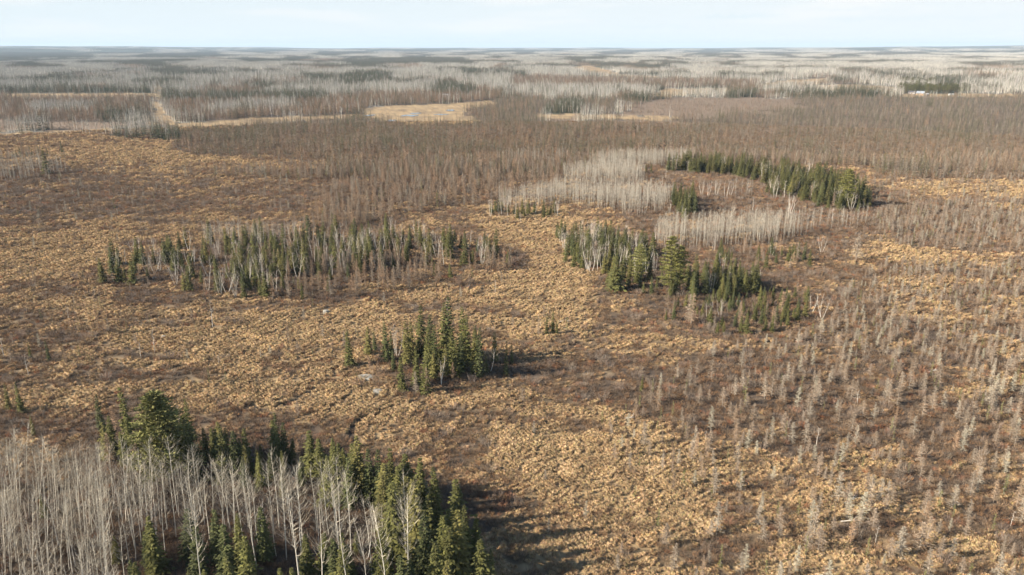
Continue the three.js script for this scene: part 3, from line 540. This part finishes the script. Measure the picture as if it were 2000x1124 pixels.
// the 300 of each kind that show largest become objects, the others one mass of their kind
const masses = new Map();
const chosen = [];
for (const kind of Object.keys(MODELS)) {
  const mine = trees.filter((t) => t.kind === kind);
  for (const t of mine) {
    t.y = height(t.x, t.z);
    const a = toPhoto(t.x, t.y, t.z), b = toPhoto(t.x, t.y + t.h, t.z);
    t.px = a[0]; t.py = a[1]; t.far = a[2];
    t.tip = kind === 'aspen' && t.area === 'front' ? -0.14 * smooth(520, 0, t.px) : 0;
    const top = Math.max(b[1], 0), low = Math.min(a[1], 1124);
    t.shows = a[0] > 2 && a[0] < 1998 ? Math.max(0, low - top) : 0;
  }
  mine.sort((a, b) => b.shows - a.shows);
  mine.forEach((t, i) => {
    const set = MODELS[kind], v = kind === 'aspen' ? (t.area === 'front' ? t.v % 6 : 6 + t.v % 4) : t.v % set.length, model = set[v]; t.form = v;
    if (i < 290 && t.shows > 6) { t.model = model; chosen.push(t); return; }
    const key = kind + v;
    if (!masses.has(key)) masses.set(key, new Mass(KIND[kind][0].replace('_tree', '') + '_wood', joined(model), 'many more ' + KIND[kind][3] + ' standing in among the others', KIND[kind][1]));
    const s = t.h / model.H;
    masses.get(key).put(t.x, t.y, t.z, s * t.wide, s, t.turn, t.lean, tint([1, 1, 1], t.tone));
  });
}
// labels: by area and part of it, then by what sets the tree apart there
const ORD = ['first', 'second', 'third', 'fourth', 'fifth', 'sixth', 'seventh', 'eighth', 'ninth', 'tenth'];
function labelAll(list) {
  const groups = new Map();
  for (const t of list) { const k = t.kind + '|' + t.area; if (!groups.has(k)) groups.set(k, []); groups.get(k).push(t); }
  for (const g of groups.values()) {
    const { kind, area } = g[0], what = KIND[kind][2], where = AREA[area], nx = clamp(Math.round(g.length / 14), 1, 5), nd = g.length > 40 ? 3 : g.length > 12 ? 2 : 1;
    const rows = [...g].sort((a, b) => b.py - a.py), bins = new Map();
    rows.forEach((t, i) => { t.d = Math.floor(i / rows.length * nd); });
    for (let d = 0; d < nd; d++) { const r = rows.filter((t) => t.d === d).sort((a, b) => a.px - b.px); r.forEach((t, i) => { const b = d * 10 + Math.floor(i / r.length * nx); if (!bins.has(b)) bins.set(b, []); bins.get(b).push(t); }); }
    const sides = { 1: [''], 2: ['left half', 'right half'], 3: ['left end', 'middle', 'right end'], 4: ['left end', 'left middle', 'right middle', 'right end'], 5: ['left end', 'left part', 'middle', 'right part', 'right end'] }[nx], depth = { 1: [''], 2: ['front', 'back'], 3: ['front', 'centre', 'back'] }[nd];
    for (const [b, all] of bins) {
      const place = [depth[Math.floor(b / 10)], sides[b % 10]].filter(Boolean).join(' '), here = place ? `at the ${place} of ${where}` : `in ${where}`;
      const left = new Set(all.filter((t) => !t.note)), take = (sort, word) => { if (!left.size) return; const t = [...left].sort(sort)[0]; left.delete(t); t.label = `${word} ${what} ${here}`; };
      for (const t of all) if (t.note) t.label = t.note;
      if (left.size === 1) { take(() => 0, place ? 'lone' : 'only'); continue; }
      const order = [...all].sort((p, q) => p.px - q.px), last = order.length - 1;
      take((p, q) => q.h - p.h, 'tallest'); if (last > 3) take((p, q) => p.h - q.h, 'shortest'); if (last > 6) { take((p, q) => q.py - p.py, 'nearest'); take((p, q) => p.py - q.py, 'farthest'); }
      for (const t of left) {
        const k = order.indexOf(t), b = last - k, side = k <= b ? 'left' : 'right', n = Math.min(k, b);
        t.label = n === 0 ? `${side}most ${what} ${here}` : n < ORD.length ? `${ORD[n]} ${what} from ${side} ${here}` : `${what} among its like ${here}`;
      }
    }
  }
}
labelAll(chosen);
const TONES = [0.86, 1.0, 1.16].map((s) => { const m = MAT.clone(); m.color.setRGB(s, s, s * 0.98); return m; });
const firsts = new Map();
for (const t of chosen) {
  const [name, category, , plural] = KIND[t.kind], s = t.h / t.model.H, small = t.shows < 26, mat = TONES[t.v % 3], key = t.kind + '/' + t.form + '/' + small + '/' + (t.v % 3);
  let o;
  if (firsts.has(key)) o = firsts.get(key).clone();
  else {
    if (small) { t.model.one ??= joined(t.model); o = new THREE.Mesh(t.model.one, mat); }
    else {
      o = new THREE.Group();
      const part = (n, g, m) => { const p = new THREE.Mesh(g, m); p.name = n; o.add(p); };
      part(t.kind === 'bush' ? 'stems' : 'trunk', t.model.trunk, MAT); if (t.model.limbs) part('limbs', t.model.limbs, MAT); part(t.kind === 'bush' ? 'twigs' : 'crown', t.model.crown, mat);
    }
    firsts.set(key, o);
  }
  o.name = numbered(name);
  o.position.set(t.x, t.y, t.z); o.rotation.order = 'ZXY'; o.rotation.set(t.lean, t.turn, t.lean * 0.7 + t.tip); o.scale.set(s * t.wide, s, s * t.wide);
  o.userData = { label: t.label, category, group: `${plural} of ${AREA[t.area]}` };
  add(o);
}
for (const m of masses.values()) m.build();

// ---------------------------------------------------------------- far woods
const FARMODEL = {
  P: range(4).map((i) => joined(aspen(320 + i, { n: 16, tw: 4, w: 0.14, base: 0.26, spread: 0.17, r: 0.10, twig: [0.29, 0.275, 0.25], limb: [0.37, 0.355, 0.325] }))),
  S: range(3).map((i) => joined(spruce(120 + i, { whorls: 10, per: 6, sprays: 1, r: 1.7, col: [0.040, 0.053, 0.020] }))),
  N: range(2).map((i) => joined(pine(220 + i, { n: 16, H: 15, r: 3.2, col: GREEN }))),
  T: range(4).map((i) => joined(spruce(520 + i, { whorls: 11, per: 5, sprays: 1, r: 1.35, base: 0.14, col: [[0.25, 0.155, 0.09], [0.205, 0.138, 0.088], [0.275, 0.175, 0.105], [0.18, 0.128, 0.088]][i] }))),
  G: range(4).map((i) => joined(spruce(530 + i, { whorls: 11, per: 5, sprays: 1, r: 1.25, base: 0.12, col: [[0.215, 0.178, 0.132], [0.18, 0.145, 0.106], [0.245, 0.21, 0.16], [0.195, 0.147, 0.106]][i] }))),
  B: range(2).map((i) => joined(spruce(720 + i, { whorls: 11, per: 5, sprays: 1, r: 1.1, base: 0.1, col: [0.080, 0.082, 0.032] }))),
};
const FARNAME = { P: ['far_aspen_woods', 'pale leafless aspen woods stretching to the horizon', 12, 13], S: ['far_spruce_woods', 'dark spruce stands in the distance', 10, 14.5], N: ['far_pine_woods', 'dark green pine groves in the distance', 15, 15], T: ['far_tamarack_woods', 'rusty brown tamarack woods in the distance', 10, 11], G: ['far_bog_conifers', 'dense gray brown bog conifers behind the islands', 10, 8.2], B: ['far_black_spruces', 'olive black spruces in the tamarack belt', 10, 9.5] };
const farMass = {};
for (const k of Object.keys(FARMODEL)) farMass[k] = FARMODEL[k].map((g) => new Mass(FARNAME[k][0], g, FARNAME[k][1], 'woods'));
function farTree(k, x, z, big = 1, tall = 1) {
  const list = farMass[k], [, , H, mean] = FARNAME[k], h = mean * (0.72 + 0.5 * rnd()) * (0.9 + 0.25 * n1(x / 90, z / 90)) * tall, s = h / H, wide = s / Math.sqrt(tall) * R(0.85, 1.25) * big, t = R(0.68, 1.25);
  list[Math.floor(rnd() * list.length)].put(x, height(x, z), z, wide, s, rnd() * 6.283, R(-0.03, 0.03), [t * R(0.95, 1.06), t, t * R(0.95, 1.05)]);
}
let farCount = 0;
for (let r = 425, step; r < 2600; r += step) {
  step = r < 900 ? 4.1 : 4.1 + (r - 900) * 0.0028;
  const da = step / r;
  for (let a = -0.78; a < 0.78; a += da) {
    const rr = r + R(-0.5, 0.5) * step, aa = a + R(-0.5, 0.5) * da, x = rr * Math.sin(aa), z = -rr * Math.cos(aa);
    if (openLand(x, z)) { if (rnd() > 0.03 + 0.12 * smooth(0.2, 0.7, n2(x / 30, z / 45))) continue; farTree('G', x, z, 1.8, 0.3); continue; }
    if (lowLand(x, z)) { if (rnd() > 0.75) continue; const sap = rnd() < 0.12 + 0.5 * smooth(0, 0.7, n1(x / 60 + 3, z / 80)); farTree(rnd() < 0.75 ? 'G' : 'T', x, z, sap ? 0.9 : 2.0, sap ? 0.8 : R(0.16, 0.34)); continue; }
    const k = farKind(x, z, rr);
    const pass = toPhoto(x, 0, z);
    if (nearBog(x, z)) continue;
    const big = 1 + (rr - 425) / 4500;
    if (k === 'M') {
      const q = rnd(), g = n2(x / 120 + 7, z / 160), right = smooth(1150, 1500, pass[0]) * smooth(185, 215, pass[1]);
      if (rnd() < 0.30 - 0.25 * g) { if (r < 1000 && rnd() < 0.7) farTree(rnd() < 0.6 ? 'G' : 'T', x, z, 1.7, R(0.14, 0.32)); continue; }
      farTree(q < 0.42 + 0.2 * g - right * 0.2 ? 'B' : q < 0.62 - 0.35 * right ? 'T' : 'G', x, z, big);
    } else if (k === 'T') farTree(rnd() < 0.86 ? 'T' : rnd() < 0.5 ? 'P' : 'S', x, z, big);
    else if (k === 'S') farTree(rnd() < 0.72 ? 'S' : rnd() < 0.6 ? 'T' : 'P', x, z, big);
    else if (k === 'N') { if (rnd() < 0.42) farTree('N', x, z, big); }
    else { const c = 0.09 + 0.55 * smooth(0.15, 0.75, n3(x / 55 + 12, z / 80)); farTree(rnd() > c ? 'P' : rnd() < 0.7 ? 'S' : 'T', x, z, big, rnd() < 0.1 ? 1.25 : 1); }
    farCount++;
  }
}
for (const list of Object.values(farMass)) for (const m of list) m.build();

// beyond 2.6 km a wood is drawn by whole stands
function stand(seed, k, side, n) {
  const g = mulberry(seed), p = [], c = [], nn = [], set = { P: [aspen(seed + 1, { n: 5, tw: 2, w: 0.42, base: 0.25, spread: 0.2, r: 0.16, twig: [0.235, 0.225, 0.21], limb: [0.30, 0.29, 0.27] }), aspen(seed + 2, { n: 5, tw: 2, w: 0.42, base: 0.25, spread: 0.2, r: 0.16, twig: [0.235, 0.225, 0.21], limb: [0.30, 0.29, 0.27] })], S: [spruce(seed + 1, { whorls: 5, per: 4, sprays: 1, r: 2.0, col: [0.040, 0.060, 0.026] })], T: [tamarack(seed + 1, { n: 6, per: 4, tw: 1, w: 0.34, col: [0.26, 0.18, 0.12] })] }[k].map((t) => [joined(t), t.H]);
  for (let i = 0; i < n; i++) {
    const [q, H] = set[Math.floor(g() * set.length)], h = (k === 'P' ? 14 : k === 'S' ? 14 : 12) * (0.7 + 0.5 * g()), s = h / H, w = s * (0.9 + 0.5 * g()) * Math.max(1, side / 70), a = g() * 6.283, ca = Math.cos(a), sa = Math.sin(a), x = (g() - 0.5) * side * 1.1, z = (g() - 0.5) * side * 1.1, t = 0.8 + 0.4 * g(), P = q.attributes.position.array, C = q.attributes.color.array;
    for (let j = 0; j < P.length; j += 3) { p.push(x + (P[j] * ca - P[j + 2] * sa) * w, P[j + 1] * s, z + (P[j] * sa + P[j + 2] * ca) * w); c.push(C[j] * t, C[j + 1] * t, C[j + 2] * t); }
  }
  const out = new THREE.BufferGeometry();
  out.setAttribute('position', new THREE.Float32BufferAttribute(p, 3)); out.setAttribute('color', new THREE.Float32BufferAttribute(c, 3)); out.computeVertexNormals();
  return out;
}
for (const [r0, r1, side, n] of [[2580, 5200, 46, 46], [5150, 10500, 90, 60], [10400, 30000, 190, 70]]) {
  const m = {};
  for (const k of ['P', 'S', 'T']) m[k] = range(2).map((i) => new Mass('horizon_' + { P: 'aspen', S: 'spruce', T: 'tamarack' }[k] + '_woods', stand(900 + i * 17 + side, k, side, n), `${{ P: 'pale gray leafless', S: 'dark blue green conifer', T: 'brown tamarack' }[k]} woods far out on the plain`, 'woods'));
  for (let r = r0; r < r1; r += side) for (let a = -0.74; a < 0.74; a += side / r) {
    const x = r * Math.sin(a) + R(-0.4, 0.4) * side, z = -r * Math.cos(a) + R(-0.4, 0.4) * side;
    if (r < 5200 && openLand(x, z)) continue;
    let k = farKind(x, z, r); k = { N: 'S', M: rnd() < 0.5 ? 'T' : 'P' }[k] ?? k;
    if (k === 'P' && rnd() < 0.10) k = 'S';
    const t = R(0.85, 1.15);
    m[k][Math.floor(rnd() * 2)].put(x, height(x, z) - 0.5, z, 1, R(0.85, 1.15), Math.floor(rnd() * 4) * Math.PI / 2, 0, [t, t, t]);
  }
  for (const l of Object.values(m)) l.forEach((q) => q.build());
}

// ---------------------------------------------------------------- sedge and low shrubs
const sedge = range(4).map((i) => new Mass('sedge_tussocks', tussock(1000 + i), 'golden bent sedge tussocks covering the open bog', 'sedge'));
const low = range(4).map((i) => new Mass('bog_shrubs', shrub(1100 + i, { r: [1.0, 1.2, 0.9, 1.3][i], h: [0.75, 0.95, 0.7, 1.1][i], col: [[0.175, 0.105, 0.062], [0.19, 0.125, 0.076], [0.205, 0.115, 0.058], [0.18, 0.132, 0.094]][i] }), 'low leafless brown bog shrubs between the sedge', 'shrubs'));
const alder = range(3).map((i) => new Mass('alder_thicket', shrub(1200 + i, { r: 1.7, h: 2.3, n: 60, tw: 3, w: 0.055, col: [[0.22, 0.175, 0.145], [0.20, 0.15, 0.12], [0.25, 0.205, 0.165]][i] }), 'leafless gray brown alder thickets round the islands', 'shrubs'));
for (let r = 70, step; r < 880; r += step) {
  step = 0.72 + Math.max(0, r - 130) * 0.0030;
  const da = step / r;
  for (let a = -0.74; a < 0.74; a += da) {
    const rr = r + R(-0.5, 0.5) * step, aa = a + R(-0.5, 0.5) * da, x = rr * Math.sin(aa), z = -rr * Math.cos(aa), s = shrubby(x, z), y = height(x, z);
    if (!nearBog(x, z) && !openLand(x, z)) {                          // undergrowth at the near edge of the tamarack belt
      if (rnd() < 0.4) low[Math.floor(rnd() * 4)].put(x, y, z, R(1.6, 2.8), R(1.2, 2.4), rnd() * 6.283, 0, tint([1, 1, 1], R(0.7, 1.4)));
      continue;
    }
    if (r < 300 && (offLine(CREEKS, x, z) < 0.15 || offLine(TRAILS, x, z) < -0.05)) continue;
    const q = rnd(), grow = 0.9 + Math.max(0, r - 130) * 0.0022, patch = 0.5 + 0.5 * n3(x / 6, z / 4.5);
    if (r < 260 && n2(x / 1.9 + 60, z / 1.5) < -0.5 + 0.25 * n1(x / 20, z / 20)) continue;
    if (q > 0.08 + s * 0.97) {
      const size = 1 + 0.34 * n2(x / 13 + 80, z / 9);
      const k = R(0.82, 1.12) * lerp(0.66, 1.16, patch) * (1 + 0.12 * n1(x / 16 + 70, z / 12)), d = lerp(0, 0.3, s) + 0.16 * smooth(0.1, 0.8, n2(x / 9 + 30, z / 7));
      sedge[Math.floor(rnd() * 4)].put(x, y - 0.03, z, grow * R(0.75, 1.3) * size, grow * R(0.6, 1.25) * (1 - 0.3 * s) * size, rnd() * 6.283, R(-0.15, 0.15) + 0.55 * n1(x / 9 + 15, z / 6), [k * (1 - d * 0.5), k * (1 - d * 0.7), k * (1 - d * 0.8)]);
    } else if (rnd() < 0.62) {
      const k = R(0.55, 1.4) * (1 + 0.25 * n3(x / 8 + 9, z / 6)), red = n2(x / 5 + 40, z / 5) > 0.66 ? 1.35 : 1;
      low[Math.floor(rnd() * 4)].put(x, y, z, grow * R(0.6, 1.0), grow * R(0.55, 1.15), rnd() * 6.283, R(-0.1, 0.1), [k * red, k, k * (red > 1 ? 0.9 : 1)]);
    }
    if (s > 0.72 && rnd() < 0.030 * step * step) alder[Math.floor(rnd() * 3)].put(x, y, z, R(0.6, 1.1), R(0.5, 1.1), rnd() * 6.283, 0, tint([1, 1, 1], R(0.8, 1.2)));
  }
}
for (const m of [...sedge, ...low, ...alder]) m.build();
// ---------------------------------------------------------------- water, rocks, logs, farm
const WATER = new THREE.MeshPhysicalMaterial({ color: new THREE.Color(0.018, 0.017, 0.013), roughness: 0.06, ior: 1.33 });
function named(o, name, label, category, group, kind) { o.name = numbered(name); o.userData = { label, category }; if (group) o.userData.group = group; if (kind) o.userData.kind = kind; return add(o); }
CREEKS.forEach((l, k) => {
  const p = [], idx = [], n = 40, curve = new THREE.CatmullRomCurve3(l.p.map(([x, z]) => new THREE.Vector3(x, 0, z)));
  let y = 1e9; for (let i = 0; i <= n; i++) { const q = curve.getPoint(i / n); y = Math.min(y, height(q.x, q.z)); }
  for (let i = 0; i <= n; i++) { const q = curve.getPoint(i / n), t = curve.getTangent(i / n), w = l.w * (0.75 + 0.5 * n1(i * 0.35 + k * 9, 3)) * 1.25; p.push(q.x - t.z * w, y + 0.24, q.z + t.x * w, q.x + t.z * w, y + 0.24, q.z - t.x * w); if (i) { const a = 2 * i - 2; idx.push(a, a + 2, a + 1, a + 1, a + 2, a + 3); } }
  const g = new THREE.BufferGeometry(); g.setAttribute('position', new THREE.Float32BufferAttribute(p, 3)); g.setIndex(idx); g.computeVertexNormals();
  named(new THREE.Mesh(g, WATER), 'creek', ['dark open creek pool above the front wood', 'dark creek channel beside the front spruces', 'small dark pool under the spruce clump', 'small dark pool in the golden sedge'][k], 'creek', null, 'structure');
});
for (const [px, py, rx, rz] of [[722, 226, 9, 14], [764, 236, 8, 12], [800, 226, 14, 16], [812, 222, 10, 12], [862, 224, 12, 10], [880, 216, 8, 20], [60, 277, 7, 10], [62, 268, 9, 7], [30, 270, 6, 5]]) {
  const [x, z] = gp(px, py), sh = new THREE.Shape(), g0 = mulberry(px * 7 + py);
  for (let i = 0; i <= 26; i++) { const a = i / 26 * 6.283, k = 0.75 + 0.35 * n1(Math.cos(a) * 1.4 + px, Math.sin(a) * 1.4); sh[i ? 'lineTo' : 'moveTo'](Math.cos(a) * rx * k, Math.sin(a) * rz * k); }
  const g = new THREE.ShapeGeometry(sh); g.rotateX(-Math.PI / 2); g.rotateY(0.3 * g0());
  const m = new THREE.Mesh(g, WATER); m.position.set(x, height(x, z) + 0.35, z);
  named(m, 'pond', px < 100 ? 'blue water bend of the stream at the left edge' : 'small blue pool in the distant golden meadow', 'pond', null, 'structure');
}
function rock(seed, sx, sy, sz) {
  const g = new THREE.IcosahedronGeometry(1, 3), p = g.attributes.position, c = [], nn = createNoise2D(mulberry(seed));
  for (let i = 0; i < p.count; i++) {
    const x = p.getX(i), y = p.getY(i), z = p.getZ(i), k = 1 + 0.2 * nn(x * 1.2 + z, y * 1.2 - z) + 0.07 * nn(x * 4 + 9, y * 4 + z * 3);
    p.setXYZ(i, clamp(x * k, -0.86, 0.9) * sx, clamp(y * k, -0.5, 0.8) * sy, clamp(z * k, -0.88, 0.85) * sz);
    const t = 0.85 + 0.3 * nn(x * 6, y * 6 + z * 5), li = nn(x * 3 + 20, z * 3 + y) > 0.35 ? 0.7 : 1; c.push(0.29 * t * li, 0.275 * t * li, 0.245 * t * li);
  }
  g.setAttribute('color', new THREE.Float32BufferAttribute(c, 3)); g.computeVertexNormals(); return g;
}
for (const [px, py, sx, sy, sz, label] of [[637, 612, 1.15, 1.0, 0.95, 'pale granite boulder alone in the sedge before the long island'], [319, 661, 0.8, 0.55, 0.7, 'low gray boulder in the golden sedge, left of centre'], [716, 740, 2.8, 0.5, 1.7, 'flat pale rock ledge at the left foot of the spruce clump'], [738, 768, 1.4, 0.6, 1.0, 'small pale rock below the spruce clump ledge'], [302, 550, 0.9, 0.6, 0.7, 'pale rock lying among the trees of the long island'], [1443, 596, 0.9, 0.7, 0.8, 'pale rock beside the lower island clearing']]) {
  const [x, z] = gp(px, py), m = new THREE.Mesh(rock(px, sx, sy, sz), MAT); m.position.set(x, height(x, z) + sy * 0.25, z); m.rotation.y = px;
  named(m, sx > 2 ? 'rock_ledge' : 'boulder', label, 'boulder');
}
function log(seed, L) {
  const g = mulberry(seed), o = new THREE.Group(), b = new Build(), c = new Build();
  b.limb([-L / 2, 0.35, 0], [L * 0.1, 0.5, 0.1], 0.11, 0.08, 7, [0.58, 0.53, 0.46]); b.limb([L * 0.1, 0.5, 0.1], [L / 2, 0.55, 0], 0.08, 0.03, 7, [0.52, 0.475, 0.42]);
  for (let i = 0; i < 9; i++) { const t = -0.1 + 0.58 * g(), q = [L * t, 0.48, 0.03], a = g() * 6.283, l = 0.5 + 0.9 * g(); c.limb(q, [q[0] + 0.4 * l, q[1] + Math.abs(Math.cos(a)) * l, q[2] + Math.sin(a) * l], 0.025, 0.008, 4, [0.52, 0.48, 0.42]); }
  for (const [n, q] of [['trunk', b], ['branches', c]]) { const m = new THREE.Mesh(q.geometry(), MAT); m.name = n; o.add(m); }
  return o;
}
[[1660, 982, 5, 0.6, 'fallen bleached tree lying in the lower right bog, branches up'], [1658, 1022, 3, 0.1, 'short fallen log below the branchy fallen tree, lower right bog'], [1822, 728, 3.5, 0.3, 'pale fallen log between gray conifers at the far right'], [1100, 631, 4, 0.0, 'pale log lying beside the small spruce pair'], [930, 735, 4, 1.2, 'white log leaning at the foot of the spruce clump'], [500, 552, 4, 0.2, 'bleached log on the forest floor of the long island'], [1230, 819, 2.5, 0.1, 'small bleached log in the brown shrubs right of centre'], [690, 950, 4, 2.4, 'fallen trunk leaning among the front wood aspens']].forEach(([px, py, L, turn, label], i) => { const [x, z] = gp(px, py), o = log(870 + i, L); o.position.set(x, height(x, z), z); o.rotation.y = turn; named(o, 'fallen_log', label, 'log', 'fallen logs on the bog'); });
const flat = (r, g, b, rough = 0.8, metal = 0) => new THREE.MeshStandardMaterial({ color: new THREE.Color(r, g, b), roughness: rough, metalness: metal });
function building(name, label, px, py, turn, L, W, H, rise, wall, roof, doors) {
  const [x, z] = gp(px, py), o = new THREE.Group(); o.position.set(x, height(x, z), z); o.rotation.y = turn;
  const part = (n, g, m, parent = o) => { const q = new THREE.Mesh(g, m); q.name = n; parent.add(q); return q; };
  const sh = new THREE.Shape(); sh.moveTo(-W / 2, -1); sh.lineTo(W / 2, -1); sh.lineTo(W / 2, H); sh.lineTo(0, H + rise); sh.lineTo(-W / 2, H); sh.closePath();
  const body = new THREE.ExtrudeGeometry(sh, { depth: L, bevelEnabled: false }); body.translate(0, 0, -L / 2); body.rotateY(Math.PI / 2); part('wall', body, wall);
  for (const s of [-1, 1]) { const len = Math.hypot(W / 2, rise) + 0.5, r = new THREE.BoxGeometry(L + 0.8, 0.14, len), a = Math.atan2(rise, W / 2); r.rotateX(s * a); r.translate(0, H + rise / 2 + 0.08 - 0.08, s * (W / 4 + 0.1)); r.translate(0, 0.1, 0); part('roof', r, roof); }
  for (const [dx, w, h, n] of doors) { const g = new THREE.BoxGeometry(w, h, 0.12); g.translate(dx, n === 'window' ? 1.6 : h / 2, W / 2 + 0.05); part(n, g, n === 'window' ? flat(0.03, 0.035, 0.04, 0.15) : flat(0.20, 0.16, 0.12)); }
  return named(o, name, label, name === 'trailer' ? 'trailer' : 'building');
}
const tin = flat(0.22, 0.245, 0.285, 0.7);
building('barn', 'tan barn with a pale metal roof before the far right pines', 1798, 187, -0.75, 12, 8.5, 3.4, 3.4, flat(0.34, 0.235, 0.145), tin, [[-2, 4, 3.4, 'door'], [4, 1.2, 1, 'window']]);
building('shed', 'dark roofed gray shed left of the barn', 1781, 184.5, -0.5, 11, 7, 2.8, 2.2, flat(0.42, 0.40, 0.42), flat(0.09, 0.09, 0.10), [[0, 2.5, 2.2, 'door']]);
building('shed', 'small white shed right of the barn', 1811, 187.5, 0.2, 5, 4, 2.2, 1, flat(0.24, 0.23, 0.22), flat(0.5, 0.5, 0.5), [[0, 2.4, 2, 'door']]);
building('trailer', 'long white trailer at the foot of the far right pines', 1858, 187.5, 0.05, 8, 3, 2.2, 0.5, flat(0.55, 0.55, 0.54), flat(0.6, 0.6, 0.6), [[2, 1, 2, 'door'], [-2, 1.2, 0.8, 'window']]);
building('cabin', 'white cabin among spruces behind the distant meadow', 872, 190, 0.1, 12, 7, 2.8, 2.0, flat(0.6, 0.58, 0.55), flat(0.4, 0.4, 0.4), [[0, 1.2, 2.1, 'door'], [3.5, 1.4, 1.1, 'window'], [-3.5, 1.4, 1.1, 'window']]);
console.log('trees', trees.length, 'objects', chosen.length, 'far', farCount, 'sedge', sedge.reduce((s, m) => s + m.m.length / 16, 0), 'low', low.reduce((s, m) => s + m.m.length / 16, 0), 'alder', alder.reduce((s, m) => s + m.m.length / 16, 0));
for (const k of Object.keys(MODELS)) console.log(k, trees.filter((t) => t.kind === k).length, chosen.filter((t) => t.kind === k).length, MODELS[k].map((m) => Math.round((m.crown.attributes.position.count + m.trunk.attributes.position.count) / 3)).join(' '));

renderer.render(scene, camera);
